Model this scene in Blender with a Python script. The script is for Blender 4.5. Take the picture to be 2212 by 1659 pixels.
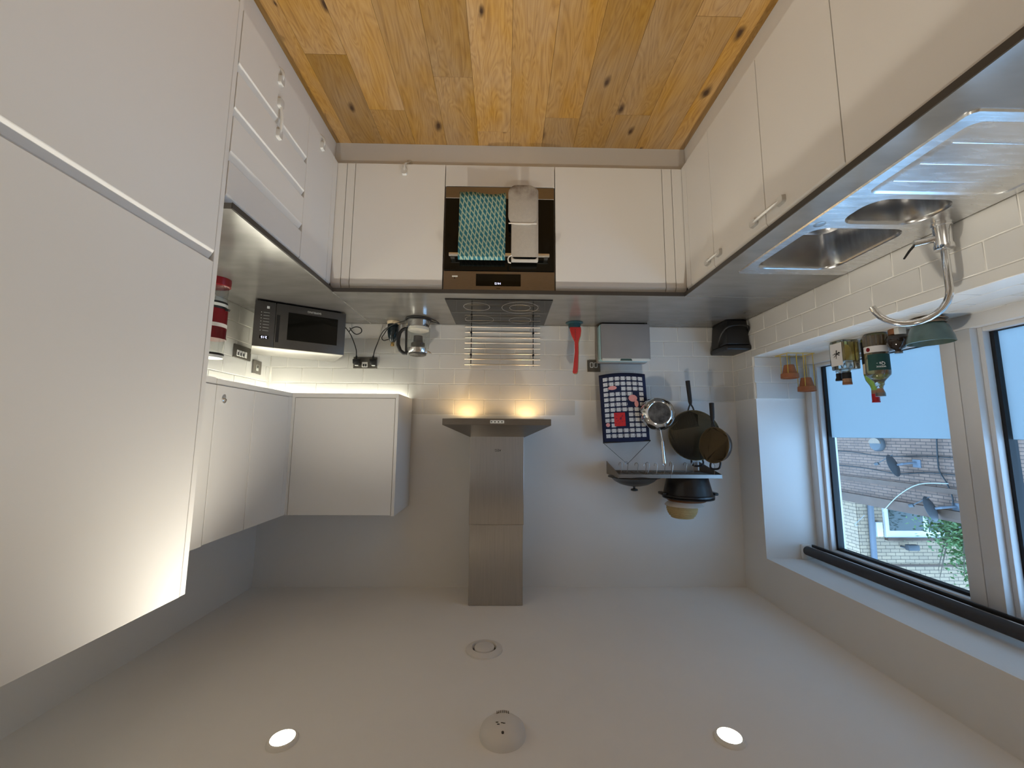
import bpy, bmesh, math, random
from mathutils import Vector, Matrix
random.seed(7)
for o in list(bpy.data.objects): bpy.data.objects.remove(o)
C = bpy.context.scene.collection
PI = math.pi
# ------------------------------------------------------------------ camera (held upside down, as the photograph was)
YAW, PIT, ROL, FPX = 0.0180, -0.1225, 0.0069, 873.9
cam_d = bpy.data.cameras.new('camera'); cam = bpy.data.objects.new('camera', cam_d); C.objects.link(cam)
cy_, sy_, cp_, sp_ = math.cos(YAW), math.sin(YAW), math.cos(PIT), math.sin(PIT)
fw = Vector((-sy_*cp_, cy_*cp_, sp_)); r0 = Vector((cy_, sy_, 0)); u0 = r0.cross(fw)
rr = math.cos(ROL)*r0 + math.sin(ROL)*u0; uu = -math.sin(ROL)*r0 + math.cos(ROL)*u0
rr, uu = -rr, -uu
M = Matrix(((rr.x, uu.x, -fw.x), (rr.y, uu.y, -fw.y), (rr.z, uu.z, -fw.z)))
cam.matrix_world = Matrix.Translation((-0.0356, -2.6855, 1.6316)) @ M.to_4x4()
cam_d.sensor_fit = 'HORIZONTAL'; cam_d.sensor_width = 36; cam_d.lens = FPX/2212*36; cam_d.clip_start = .02
bpy.context.scene.camera = cam
# ------------------------------------------------------------------ daylight and exposure
w = bpy.data.worlds.new('overcast_sky'); bpy.context.scene.world = w; w.use_nodes = True
bg = w.node_tree.nodes['Background']; bg.inputs[0].default_value = (.33, .61, 1.0, 1); bg.inputs[1].default_value = 7.0
vs = bpy.context.scene.view_settings
vs.view_transform = 'Standard'; vs.look = 'None'; vs.gamma = 1; vs.use_curve_mapping = False; vs.exposure = 0.0
SPOT_W, SPOT_COL = 19.5, (1.0, .92, .78)
LED_E, LED_COL = 33, (1.0, .97, .80)
HOOD_W, HOOD_COL = .48, (1.0, .60, .22)

# ------------------------------------------------------------------ room numbers (metres)
XR, XL, CE, WT = 1.528, -1.587, 2.59, .9          # right wall, left wall, ceiling, worktop
FR, FB, FL = .895, -.600, -1.012                  # cabinet fronts: right run, back run, left run
YN = -4.3                                         # wall behind the camera
ORG = {}

# ------------------------------------------------------------------ helpers
class B:
    def __init__(s): s.v = []; s.f = []
    def add(s, v, f):
        n = len(s.v); s.v += [tuple(p) for p in v]; s.f += [tuple(i+n for i in q) for q in f]; return s
    def box(s, x0, x1, y0, y1, z0, z1):
        x0, x1 = sorted((x0, x1)); y0, y1 = sorted((y0, y1)); z0, z1 = sorted((z0, z1))
        return s.add([(x0,y0,z0),(x1,y0,z0),(x1,y1,z0),(x0,y1,z0),(x0,y0,z1),(x1,y0,z1),(x1,y1,z1),(x0,y1,z1)],
                     [(3,2,1,0),(4,5,6,7),(0,1,5,4),(1,2,6,5),(2,3,7,6),(3,0,4,7)])
    def prism(s, poly, lo, hi, axis):
        n = len(poly); g = {'x': lambda a,b,t:(t,a,b), 'y': lambda a,b,t:(a,t,b), 'z': lambda a,b,t:(a,b,t)}[axis]
        return s.add([g(a,b,lo) for a,b in poly]+[g(a,b,hi) for a,b in poly],
                     [tuple(range(n))[::-1], tuple(range(n,2*n))]+[(i,(i+1)%n,n+(i+1)%n,n+i) for i in range(n)])
    def lathe(s, prof, c=(0,0,0), seg=24, ax=None, a0=0.0):
        """prof: (radius, height); ax: axis direction (default +Z)"""
        q = Vector((0,0,1)).rotation_difference(Vector(ax)) if ax else None
        v = []; f = []; rings = []
        for r, h in prof:
            if r < 1e-6: rings.append([len(v)]); v.append(Vector((0,0,h)))
            else:
                rings.append([len(v)+i for i in range(seg)])
                v += [Vector((r*math.cos(a0+2*PI*i/seg), r*math.sin(a0+2*PI*i/seg), h)) for i in range(seg)]
        for a, b in zip(rings, rings[1:]):
            for i in range(seg):
                j = (i+1) % seg
                if len(a) == 1 and len(b) == 1: continue
                if len(a) == 1: f.append((a[0], b[j], b[i]))
                elif len(b) == 1: f.append((a[i], a[j], b[0]))
                else: f.append((a[i], a[j], b[j], b[i]))
        if len(rings[0]) > 1: f.append(tuple(rings[0][::-1]))
        if len(rings[-1]) > 1: f.append(tuple(rings[-1]))
        c = Vector(c)
        return s.add([(q @ p if q else p)+c for p in v], f)
    def tube(s, pts, r, seg=8, closed=False, flat=None):
        P = [Vector(p) for p in pts]; n = len(P); v = []; f = []
        R = r if hasattr(r, '__len__') else [r]*n
        t0 = None; nrm = None
        for i in range(n):
            a = P[i-1] if (i > 0 or closed) else P[i]; b = P[(i+1) % n] if (i < n-1 or closed) else P[i]
            t = (b-a).normalized()
            if nrm is None:
                nrm = t.orthogonal().normalized() if not flat else (Vector(flat)-t*Vector(flat).dot(t)).normalized()
            else:
                nrm = (t0.rotation_difference(t)) @ nrm; nrm = (nrm - t*nrm.dot(t)).normalized()
            t0 = t; bn = t.cross(nrm)
            v += [P[i]+R[i]*(math.cos(2*PI*k/seg)*nrm+math.sin(2*PI*k/seg)*bn) for k in range(seg)]
        for i in range(n if closed else n-1):
            o = i*seg; q = ((i+1) % n)*seg
            f += [(o+k, o+(k+1) % seg, q+(k+1) % seg, q+k) for k in range(seg)]
        if not closed: f += [tuple(range(seg))[::-1], tuple((n-1)*seg+k for k in range(seg))]
        return s.add(v, f)
    def build(s, name, m, parent=None, local=False, bevel=0, seg=2, smooth=True, base=None, rec=True):
        bm = bmesh.new(); vv = [bm.verts.new(p) for p in s.v]
        for q in s.f:
            try: bm.faces.new([vv[i] for i in q])
            except ValueError: pass
        if rec: bmesh.ops.recalc_face_normals(bm, faces=bm.faces)
        if bevel:
            es = [e for e in bm.edges if len(e.link_faces) == 2 and e.calc_face_angle(0) > .5]
            bmesh.ops.bevel(bm, geom=es, offset=bevel, segments=seg, affect='EDGES', profile=.5, clamp_overlap=True)
        org = Vector((0,0,0))
        if parent is not None:
            if not local: org = ORG.get(parent.name, Vector((0,0,0)))
        else:
            xs = [v.co for v in bm.verts]
            org = Vector(base) if base else Vector(((min(p.x for p in xs)+max(p.x for p in xs))/2,
                  (min(p.y for p in xs)+max(p.y for p in xs))/2, min(p.z for p in xs)))
        for v in bm.verts: v.co -= org
        me = bpy.data.meshes.new(name); bm.to_mesh(me); bm.free()
        if m: me.materials.append(m)
        if smooth:
            me.shade_smooth()
            try: me.set_sharp_from_angle(angle=math.radians(38))
            except Exception: pass
        o = bpy.data.objects.new(name, me); C.objects.link(o)
        if parent is not None: o.parent = parent; ORG[o.name] = org
        else: o.location = org; ORG[o.name] = org
        return o
def tag(o, label, cat, group=None):
    o['label'] = label; o['category'] = cat
    if group: o['group'] = group
    return o
def struct(o, label=None, cat=None):
    o['kind'] = 'structure'
    if label: o['label'] = label
    if cat: o['category'] = cat
    return o
def thing(name, label, cat, loc=(0,0,0), rz=0, group=None):
    o = bpy.data.objects.new(name, None); o.empty_display_size = .05; C.objects.link(o)
    o.location = loc; o.rotation_euler = (0,0,rz); ORG[o.name] = Vector(loc)
    return tag(o, label, cat, group)
def bx(*a): return B().box(*a)
def rrect(cx, cz, w, h, r, n=5):
    p = []
    for sx, sz, a in ((1,1,0),(-1,1,90),(-1,-1,180),(1,-1,270)):
        for i in range(n+1):
            t = math.radians(a+90*i/n); p.append((cx+sx*(w/2-r)+r*math.cos(t), cz+sz*(h/2-r)+r*math.sin(t)))
    return p
def dup(root, loc, label=None, rz=None):
    r = root.copy(); C.objects.link(r); r.location = loc
    if rz is not None: r.rotation_euler = (0,0,rz)
    if label: r['label'] = label
    for ch in list(root.children):
        c = ch.copy(); C.objects.link(c); c.parent = r
        for g in ch.children:
            d = g.copy(); C.objects.link(d); d.parent = c
    return r
def text(s, size, m, parent, loc, rot, name='lettering', ext=.0004, org=None):
    cu = bpy.data.curves.new('t', 'FONT'); cu.body = s; cu.size = size; cu.align_x = 'CENTER'; cu.align_y = 'CENTER'; cu.extrude = ext
    t = bpy.data.objects.new('t', cu); C.objects.link(t)
    dg = bpy.context.evaluated_depsgraph_get(); me = bpy.data.meshes.new_from_object(t.evaluated_get(dg))
    bpy.data.objects.remove(t); bpy.data.curves.remove(cu)
    o = bpy.data.objects.new(name, me); me.name = name; me.materials.clear(); me.materials.append(m); C.objects.link(o)
    o.parent = parent; o.location = Vector(loc)-(ORG.get(parent.name, Vector((0,0,0))) if org is None else Vector(org)); o.rotation_euler = rot
    return o
FRONT = (PI/2, 0, 0)            # text that faces -Y

# ------------------------------------------------------------------ materials
def nodes(name):
    m = bpy.data.materials.new(name); m.use_nodes = True; nt = m.node_tree
    return m, nt, nt.nodes['Principled BSDF']
def sock(nt, v):
    return v
def mat(name, col, rough=.5, metal=0, var=.04, scale=8, stretch=(1,1,1), bump=0, bscale=60, coat=0, trans=0, ior=1.45, alpha=1, sheen=0, spec=None, rvar=0, emit=0, ecol=None):
    m, nt, p = nodes(name); N = nt.nodes; L = nt.links
    tc = N.new('ShaderNodeTexCoord'); mp = N.new('ShaderNodeMapping'); mp.inputs['Scale'].default_value = stretch
    L.new(tc.outputs['Object'], mp.inputs[0])
    nz = N.new('ShaderNodeTexNoise'); nz.inputs['Scale'].default_value = scale; nz.inputs['Detail'].default_value = 4
    L.new(mp.outputs[0], nz.inputs[0])
    cr = N.new('ShaderNodeValToRGB'); e = cr.color_ramp.elements
    e[0].position = .3; e[1].position = .7
    e[0].color = tuple(max(0, c*(1-var)) for c in col)+(1,); e[1].color = tuple(min(1, c*(1+var)) for c in col)+(1,)
    L.new(nz.outputs[0], cr.inputs[0]); L.new(cr.outputs[0], p.inputs['Base Color'])
    p.inputs['Roughness'].default_value = rough; p.inputs['Metallic'].default_value = metal
    if rvar:
        mr = N.new('ShaderNodeMapRange'); mr.inputs[3].default_value = rough-rvar; mr.inputs[4].default_value = rough+rvar
        L.new(nz.outputs[0], mr.inputs[0]); L.new(mr.outputs[0], p.inputs['Roughness'])
    if bump:
        n2 = N.new('ShaderNodeTexNoise'); n2.inputs['Scale'].default_value = bscale; n2.inputs['Detail'].default_value = 3
        L.new(mp.outputs[0], n2.inputs[0]); b = N.new('ShaderNodeBump'); b.inputs['Strength'].default_value = bump; b.inputs['Distance'].default_value = .002
        L.new(n2.outputs[0], b.inputs['Height']); L.new(b.outputs[0], p.inputs['Normal'])
    p.inputs['Coat Weight'].default_value = coat; p.inputs['Coat Roughness'].default_value = .15
    p.inputs['Transmission Weight'].default_value = trans; p.inputs['IOR'].default_value = ior
    if sheen: p.inputs['Sheen Weight'].default_value = sheen
    if spec is not None: p.inputs['Specular IOR Level'].default_value = spec
    if emit:
        p.inputs['Emission Color'].default_value = tuple(ecol or col)+(1,); p.inputs['Emission Strength'].default_value = emit
    return m
def thin_glass(name, tint, gloss=.06, rough=.02):
    m, nt, p = nodes(name); N = nt.nodes; L = nt.links; N.remove(p)
    t = N.new('ShaderNodeBsdfTransparent'); t.inputs[0].default_value = tuple(tint)+(1,)
    g = N.new('ShaderNodeBsdfGlossy'); g.inputs['Roughness'].default_value = rough
    fr = N.new('ShaderNodeLayerWeight'); fr.inputs[0].default_value = .5
    pw = N.new('ShaderNodeMath'); pw.operation = 'POWER'; pw.inputs[1].default_value = 5; L.new(fr.outputs['Facing'], pw.inputs[0])
    mul = N.new('ShaderNodeMath'); mul.operation = 'MULTIPLY_ADD'; mul.inputs[1].default_value = .9; mul.inputs[2].default_value = gloss
    L.new(pw.outputs[0], mul.inputs[0]); mx = N.new('ShaderNodeMixShader')
    L.new(mul.outputs[0], mx.inputs[0]); L.new(t.outputs[0], mx.inputs[1]); L.new(g.outputs[0], mx.inputs[2])
    L.new(mx.outputs[0], N['Material Output'].inputs[0]); return m
def frosted(name):
    m, nt, p = nodes(name); N = nt.nodes; L = nt.links; N.remove(p)
    t = N.new('ShaderNodeBsdfTranslucent'); t.inputs[0].default_value = (.62,.68,.70,1)
    d = N.new('ShaderNodeBsdfDiffuse'); d.inputs[0].default_value = (.55,.55,.55,1)
    nz = N.new('ShaderNodeTexNoise'); nz.inputs['Scale'].default_value = 900
    mr = N.new('ShaderNodeMapRange'); mr.inputs[3].default_value = .16; mr.inputs[4].default_value = .24; L.new(nz.outputs[0], mr.inputs[0])
    mx = N.new('ShaderNodeMixShader'); L.new(mr.outputs[0], mx.inputs[0]); L.new(t.outputs[0], mx.inputs[1]); L.new(d.outputs[0], mx.inputs[2])
    L.new(mx.outputs[0], N['Material Output'].inputs[0]); return m
def emissive(name, col, s):
    m, nt, p = nodes(name); p.inputs['Base Color'].default_value = (.8,.8,.8,1)
    p.inputs['Emission Color'].default_value = tuple(col)+(1,); p.inputs['Emission Strength'].default_value = s; return m
def brushed(name, col, rough, aniso, rot=0, var=.05):
    m = mat(name, col, rough, 1, var=var, scale=14, stretch=(12,12,.4), rvar=.04); nt = m.node_tree; p = nt.nodes['Principled BSDF']
    p.inputs['Anisotropic'].default_value = aniso; p.inputs['Anisotropic Rotation'].default_value = rot
    t = nt.nodes.new('ShaderNodeTangent'); t.direction_type = 'RADIAL'; t.axis = 'Z'; nt.links.new(t.outputs[0], p.inputs['Tangent']); return m
def oak():
    m, nt, p = nodes('oak_plank'); N = nt.nodes; L = nt.links
    tc = N.new('ShaderNodeTexCoord'); oi = N.new('ShaderNodeObjectInfo')
    off = N.new('ShaderNodeVectorMath'); off.operation = 'SCALE'; off.inputs[0].default_value = (7.3, 13.1, 3.7); L.new(oi.outputs['Random'], off.inputs['Scale'])
    ad = N.new('ShaderNodeVectorMath'); L.new(tc.outputs['Object'], ad.inputs[0]); L.new(off.outputs[0], ad.inputs[1])
    def mapn(sc):
        q = N.new('ShaderNodeMapping'); q.inputs['Scale'].default_value = sc; L.new(ad.outputs[0], q.inputs[0]); return q
    def noise(q, s, d=6, ro=.6, dist=0):
        z = N.new('ShaderNodeTexNoise'); z.inputs['Scale'].default_value = s; z.inputs['Detail'].default_value = d; z.inputs['Roughness'].default_value = ro; z.inputs['Distortion'].default_value = dist
        L.new(q.outputs[0], z.inputs[0]); return z
    big = noise(mapn((5, .9, 1)), 1.6, 3, .5, .6)
    # cathedral rings: contour lines of a stretched noise
    ring = N.new('ShaderNodeMath'); ring.operation = 'MULTIPLY'; ring.inputs[1].default_value = 44; L.new(big.outputs[0], ring.inputs[0])
    fr = N.new('ShaderNodeMath'); fr.operation = 'PINGPONG'; fr.inputs[1].default_value = 1; L.new(ring.outputs[0], fr.inputs[0])
    fine = noise(mapn((90, 3.5, 1)), 1, 6, .7)
    cr = N.new('ShaderNodeValToRGB'); e = cr.color_ramp.elements
    e[0].position = .1; e[0].color = (.17,.078,.014,1); e[1].position = .95; e[1].color = (.42,.240,.055,1)
    x = cr.color_ramp.elements.new(.5); x.color = (.32,.165,.031,1)
    s1 = N.new('ShaderNodeMath'); s1.operation = 'MULTIPLY'; s1.inputs[1].default_value = .30; L.new(fr.outputs[0], s1.inputs[0])
    s2 = N.new('ShaderNodeMath'); s2.operation = 'MULTIPLY_ADD'; s2.inputs[1].default_value = .85; L.new(fine.outputs[0], s2.inputs[0]); L.new(s1.outputs[0], s2.inputs[2])
    L.new(s2.outputs[0], cr.inputs[0])
    # plank to plank tone
    tone = N.new('ShaderNodeMapRange'); tone.inputs[3].default_value = .74; tone.inputs[4].default_value = 1.16; L.new(oi.outputs['Random'], tone.inputs[0])
    hs = N.new('ShaderNodeHueSaturation'); L.new(cr.outputs[0], hs.inputs['Color']); L.new(tone.outputs[0], hs.inputs['Value'])
    gz = noise(mapn((3, 1.2, 1)), 1.4, 3); gm = N.new('ShaderNodeMapRange'); gm.inputs[1].default_value = .35; gm.inputs[2].default_value = .7; gm.inputs[3].default_value = .78; gm.inputs[4].default_value = 1.06
    L.new(gz.outputs[0], gm.inputs[0]); L.new(gm.outputs[0], hs.inputs['Saturation'])
    # knots
    vo = N.new('ShaderNodeTexVoronoi'); vo.voronoi_dimensions = '2D'; vo.inputs['Scale'].default_value = 1.0; kd = noise(mapn((14, 9, 1)), 1, 3); ka = N.new('ShaderNodeVectorMath'); ks = N.new('ShaderNodeVectorMath'); ks.operation = 'SCALE'; ks.inputs['Scale'].default_value = .22; L.new(kd.outputs['Color'], ks.inputs[0]); L.new(mapn((9, 4.2, 1)).outputs[0], ka.inputs[0]); L.new(ks.outputs[0], ka.inputs[1]); L.new(ka.outputs[0], vo.inputs[0])
    kn = N.new('ShaderNodeMapRange'); kn.inputs[1].default_value = .035; kn.inputs[2].default_value = .13; kn.inputs[3].default_value = 1; kn.inputs[4].default_value = 0; kz = N.new('ShaderNodeMath'); kz.operation = 'DIVIDE'; kv = N.new('ShaderNodeSeparateColor'); L.new(vo.outputs['Color'], kv.inputs[0]); kw = N.new('ShaderNodeMath'); kw.operation = 'MULTIPLY_ADD'; kw.inputs[1].default_value = 1.5; kw.inputs[2].default_value = .35; L.new(kv.outputs[1], kw.inputs[0]); L.new(vo.outputs['Distance'], kz.inputs[0]); L.new(kw.outputs[0], kz.inputs[1]); L.new(kz.outputs[0], kn.inputs[0])
    sel = N.new('ShaderNodeMath'); sel.operation = 'GREATER_THAN'; sel.inputs[1].default_value = .80
    sp = N.new('ShaderNodeSeparateColor'); L.new(vo.outputs['Color'], sp.inputs[0]); L.new(sp.outputs[0], sel.inputs[0])
    km = N.new('ShaderNodeMath'); km.operation = 'MULTIPLY'; L.new(kn.outputs[0], km.inputs[0]); L.new(sel.outputs[0], km.inputs[1])
    mx = N.new('ShaderNodeMix'); mx.data_type = 'RGBA'; mx.inputs['B'].default_value = (.05,.025,.012,1)
    L.new(km.outputs[0], mx.inputs['Factor']); L.new(hs.outputs[0], mx.inputs['A']); L.new(mx.outputs['Result'], p.inputs['Base Color'])
    p.inputs['Roughness'].default_value = .42; p.inputs['Specular IOR Level'].default_value = .35
    b = N.new('ShaderNodeBump'); b.inputs['Strength'].default_value = .25; b.inputs['Distance'].default_value = .001; L.new(fine.outputs[0], b.inputs['Height']); L.new(b.outputs[0], p.inputs['Normal'])
    return m
def bricks(name, c1, c2, mortar, bw, bh, vec):
    m, nt, p = nodes(name); N = nt.nodes; L = nt.links
    tc = N.new('ShaderNodeTexCoord'); sx = N.new('ShaderNodeSeparateXYZ'); cb = N.new('ShaderNodeCombineXYZ')
    L.new(tc.outputs['Object'], sx.inputs[0]); L.new(sx.outputs[vec], cb.inputs[0]); L.new(sx.outputs['Z'], cb.inputs[1])
    br = N.new('ShaderNodeTexBrick'); br.inputs['Scale'].default_value = 1; br.inputs['Brick Width'].default_value = bw; br.inputs['Row Height'].default_value = bh
    br.inputs['Mortar Size'].default_value = .007; br.inputs['Color1'].default_value = c1+(1,); br.inputs['Color2'].default_value = c2+(1,); br.inputs['Mortar'].default_value = mortar+(1,)
    L.new(cb.outputs[0], br.inputs[0]); nz = N.new('ShaderNodeTexNoise'); nz.inputs['Scale'].default_value = 1.5; L.new(cb.outputs[0], nz.inputs[0])
    hv = N.new('ShaderNodeHueSaturation'); mr = N.new('ShaderNodeMapRange'); mr.inputs[3].default_value = .75; mr.inputs[4].default_value = 1.2
    L.new(nz.outputs[0], mr.inputs[0]); L.new(mr.outputs[0], hv.inputs['Value']); L.new(br.outputs[0], hv.inputs['Color']); L.new(hv.outputs[0], p.inputs['Base Color'])
    b = N.new('ShaderNodeBump'); b.inputs['Strength'].default_value = .6; b.inputs['Distance'].default_value = .01; b.invert = True
    L.new(br.outputs['Fac'], b.inputs['Height']); L.new(b.outputs[0], p.inputs['Normal']); p.inputs['Roughness'].default_value = .9; return m
def towel_mat():
    m, nt, p = nodes('teal_trellis_cloth'); N = nt.nodes; L = nt.links
    tc = N.new('ShaderNodeTexCoord'); nz = N.new('ShaderNodeTexNoise'); nz.inputs['Scale'].default_value = 14; L.new(tc.outputs['Object'], nz.inputs[0])
    sp = N.new('ShaderNodeSeparateXYZ'); L.new(tc.outputs['Object'], sp.inputs[0])
    def line(ax, az, wdt):
        a = N.new('ShaderNodeMath'); a.operation = 'MULTIPLY'; a.inputs[1].default_value = ax; L.new(sp.outputs[0], a.inputs[0])
        b = N.new('ShaderNodeMath'); b.operation = 'MULTIPLY_ADD'; b.inputs[1].default_value = az; L.new(sp.outputs[2], b.inputs[0]); L.new(a.outputs[0], b.inputs[2])
        c = N.new('ShaderNodeMath'); c.operation = 'MULTIPLY_ADD'; c.inputs[1].default_value = .5; L.new(nz.outputs[0], c.inputs[0]); L.new(b.outputs[0], c.inputs[2])
        d = N.new('ShaderNodeMath'); d.operation = 'FRACT'; L.new(c.outputs[0], d.inputs[0])
        e = N.new('ShaderNodeMath'); e.operation = 'LESS_THAN'; e.inputs[1].default_value = wdt; L.new(d.outputs[0], e.inputs[0]); return e
    l1 = line(38, 27, .30); l2 = line(46, -5, .24)
    mx = N.new('ShaderNodeMath'); mx.operation = 'MAXIMUM'; L.new(l1.outputs[0], mx.inputs[0]); L.new(l2.outputs[0], mx.inputs[1])
    mc = N.new('ShaderNodeMix'); mc.data_type = 'RGBA'; mc.inputs['A'].default_value = (.022,.15,.20,1); mc.inputs['B'].default_value = (.36,.47,.36,1)
    L.new(mx.outputs[0], mc.inputs['Factor']); L.new(mc.outputs['Result'], p.inputs['Base Color']); p.inputs['Roughness'].default_value = .9
    n2 = N.new('ShaderNodeTexNoise'); n2.inputs['Scale'].default_value = 300; L.new(tc.outputs['Object'], n2.inputs[0]); bp = N.new('ShaderNodeBump'); bp.inputs['Strength'].default_value = .5; bp.inputs['Distance'].default_value = .002
    L.new(n2.outputs[0], bp.inputs['Height']); L.new(bp.outputs[0], p.inputs['Normal']); return m
def stained_cloth():
    m = mat('stained_towelling', (.42,.385,.34), .95, 0, .05, 60, bump=.6, bscale=260, sheen=.3); nt = m.node_tree; N = nt.nodes; L = nt.links; p = N['Principled BSDF']
    tc = N.new('ShaderNodeTexCoord'); sp = N.new('ShaderNodeSeparateXYZ'); L.new(tc.outputs['Object'], sp.inputs[0])
    mr = N.new('ShaderNodeMapRange'); mr.inputs[1].default_value = .10; mr.inputs[2].default_value = .0; L.new(sp.outputs[2], mr.inputs[0])
    nz = N.new('ShaderNodeTexNoise'); nz.inputs['Scale'].default_value = 22; nz.inputs['Detail'].default_value = 4; L.new(tc.outputs['Object'], nz.inputs[0])
    m2 = N.new('ShaderNodeMapRange'); m2.inputs[1].default_value = .38; m2.inputs[2].default_value = .68; L.new(nz.outputs[0], m2.inputs[0])
    mm = N.new('ShaderNodeMath'); mm.operation = 'MULTIPLY'; L.new(mr.outputs[0], mm.inputs[0]); L.new(m2.outputs[0], mm.inputs[1])
    mx = N.new('ShaderNodeMix'); mx.data_type = 'RGBA'; mx.inputs['B'].default_value = (.09,.05,.025,1)
    old = p.inputs['Base Color'].links[0].from_socket; L.new(mm.outputs[0], mx.inputs['Factor']); L.new(old, mx.inputs['A']); L.new(mx.outputs['Result'], p.inputs['Base Color']); return m

m_wall = mat('white_paint', (.80,.79,.77), .75, 0, .015, 3, bump=.05, bscale=200)
m_ceil = mat('ceiling_paint', (.88,.87,.85), .8, 0, .015, 3)
m_cab = mat('white_satin_front', (.75,.745,.73), .38, 0, .01, 2, spec=.4)
m_carc = mat('white_carcass', (.72,.70,.67), .5, 0, .01, 2)
m_tile = mat('pale_glazed_tile', (.64,.63,.605), .3, 0, .03, 3, bump=.03, bscale=25)
m_grout = mat('white_grout', (.86,.84,.79), .8, 0, .03, 30)
m_work = mat('grey_laminate_worktop', (.12,.115,.107), .15, 0, .12, 5, (1,3,1), bump=.02, bscale=120, rvar=.04)
m_wedge = mat('worktop_dark_edge', (.045,.04,.036), .45)
m_alu = mat('aluminium_strip', (.75,.74,.7), .35, 1)
m_steel = brushed('brushed_steel', (.46,.43,.39), .30, .9, 0)
m_steel2 = mat('satin_steel', (.27,.25,.23), .32, 1, .06, 30, (1,1,20))
m_sink_shaded = mat('sink_steel_shaded', (.48,.48,.48), .24, 1, .08, 10, (1,6,1), bump=.05, bscale=70, rvar=.06)  # darker copy of the sink steel, shade inside the bowls put into its colour
m_deck_lit = mat('sink_deck_steel_lit', (.74,.75,.76), .26, 1, .08, 10, (1,6,1), bump=.08, bscale=40, rvar=.08)  # same steel, lightened so the window's reflection on the deck sits in the colour
m_chrome = mat('chrome', (.80,.80,.80), .1, 1, .01)
m_hook = mat('hook_steel', (.35,.33,.31), .3, 1)
m_rod = mat('satin_rod_steel', (.86,.84,.80), .36, 1, .02)
m_blackglass = mat('black_oven_glass', (.006,.006,.005), .05, 0, .02, spec=.25)
m_hob = mat('black_hob_glass', (.012,.012,.012), .07, 0, .05, spec=.3)
m_hobline = mat('hob_print', (.30,.29,.28), .4)
m_black = mat('black_plastic', (.014,.014,.015), .42)
m_rubber = mat('black_cable', (.012,.012,.012), .5)
m_iron = mat('black_enamel_iron', (.012,.012,.013), .32, 0, .1, 40, bump=.08, bscale=150)
m_whitepl = mat('white_plastic', (.80,.79,.76), .4)
m_clear = mat('clear_lock_plastic', (.92,.92,.90), .12, 0, .01, trans=.35, ior=1.35)
m_glass = thin_glass('window_glass', (.96,.97,.97), .05)
m_thin = thin_glass('clear_glass', (.93,.94,.92), .09)
m_film = frosted('privacy_film')
m_upvc = mat('white_window_frame', (.74,.74,.74), .35, 0, .01)
m_gasket = mat('black_gasket', (.012,.013,.015), .6)
m_blind = mat('charcoal_blind_fabric', (.05,.048,.05), .8, 0, .05, 80)
m_oak = oak()
m_sub = mat('dark_underlay', (.05,.035,.02), .9)
m_navy = mat('navy_cotton', (.012,.018,.055), .9, 0, .1, 90)
m_print = mat('white_block_print', (.60,.60,.60), .9, 0, .35, 260)
m_red = mat('red_print', (.62,.03,.03), .9, 0, .1, 100)
m_pink = mat('pink_print', (.75,.32,.30), .9, 0, .1, 100)
m_nonstick = mat('brown_speckled_nonstick', (.15,.108,.052), .28, 0, .15, 200)
m_panblack = mat('black_pan_outside', (.014,.014,.016), .25, coat=.3)
m_redpl = mat('red_silicone', (.50,.035,.03), .4)
m_redcan = mat('dark_red_plastic', (.17,.003,.008), .3, coat=.3)
m_yel = mat('yellow_silicone', (.60,.42,.08), .4)
m_grn = mat('dark_green_silicone', (.02,.07,.05), .4)
m_teal = mat('dark_teal_silicone', (.012,.05,.065), .4)
m_greybd = mat('grey_board_case', (.235,.225,.225), .5, 0, .03)
m_paleblue = mat('pale_aqua_plastic', (.32,.50,.55), .4)
m_palegrey = mat('pale_grey_plastic', (.62,.63,.60), .4)
m_dgreen = mat('dark_green_plastic', (.03,.07,.06), .5)
m_terra = mat('terracotta', (.36,.13,.055), .85, 0, .12, 40, bump=.1)
m_ywire = mat('yellow_wire', (.72,.50,.06), .4)
m_bowl = mat('sage_green_glaze', (.085,.135,.12), .3, 0, .1, 30, coat=.3)
m_stone = mat('brown_stoneware', (.22,.15,.10), .5, 0, .1, 30)
m_wicker = mat('woven_straw', (.50,.37,.17), .85, 0, .2, 60, (1,1,14), bump=.5, bscale=120)
m_plate = mat('white_ceramic', (.72,.68,.62), .3)
m_brownpl = mat('brown_wood', (.25,.10,.04), .5, 0, .2, 20)
m_amber = mat('amber_spirit_glass', (.72,.55,.16), .04, 0, .02, trans=.95)
m_clearb = mat('clear_bottle_glass', (.92,.92,.86), .03, 0, .01, trans=.97)
m_olive = mat('olive_bottle_glass', (.42,.40,.05), .05, 0, .02, trans=.9)
m_brandy = mat('brown_spirit_glass', (.60,.36,.12), .05, 0, .02, trans=.85)
m_dark = mat('dark_brown_glass', (.02,.012,.008), .08, coat=.5)
m_label = mat('pale_paper_label', (.70,.66,.62), .8, 0, .03)
m_cream = mat('cream_paper', (.70,.58,.40), .7)
m_greenlb = mat('dark_green_label', (.012,.06,.05), .6)
m_ink = mat('black_ink', (.01,.01,.01), .7)
m_orange = mat('orange_ink', (.65,.12,.02), .7)
m_redcap = mat('red_foil_cap', (.45,.012,.02), .35)
m_cork = mat('cork', (.35,.20,.12), .8, 0, .2, 80)
m_brass = mat('brass', (.75,.52,.2), .25, 1)
m_bottle = mat('dark_blue_glass', (.006,.014,.02), .1, coat=.5)
m_mw = mat('charcoal_metallic', (.10,.094,.088), .38, .6, .03, 40)
m_mwtop = mat('microwave_top_steel', (.36,.35,.33), .38, .9, .05, 20, (1,8,1))
m_plate_dk = mat('dark_nickel_plate', (.11,.10,.085), .4, .5)
m_towel = towel_mat()
m_tedge = mat('teal_hem', (.02,.10,.13), .9)
m_glove = stained_cloth()
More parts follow.
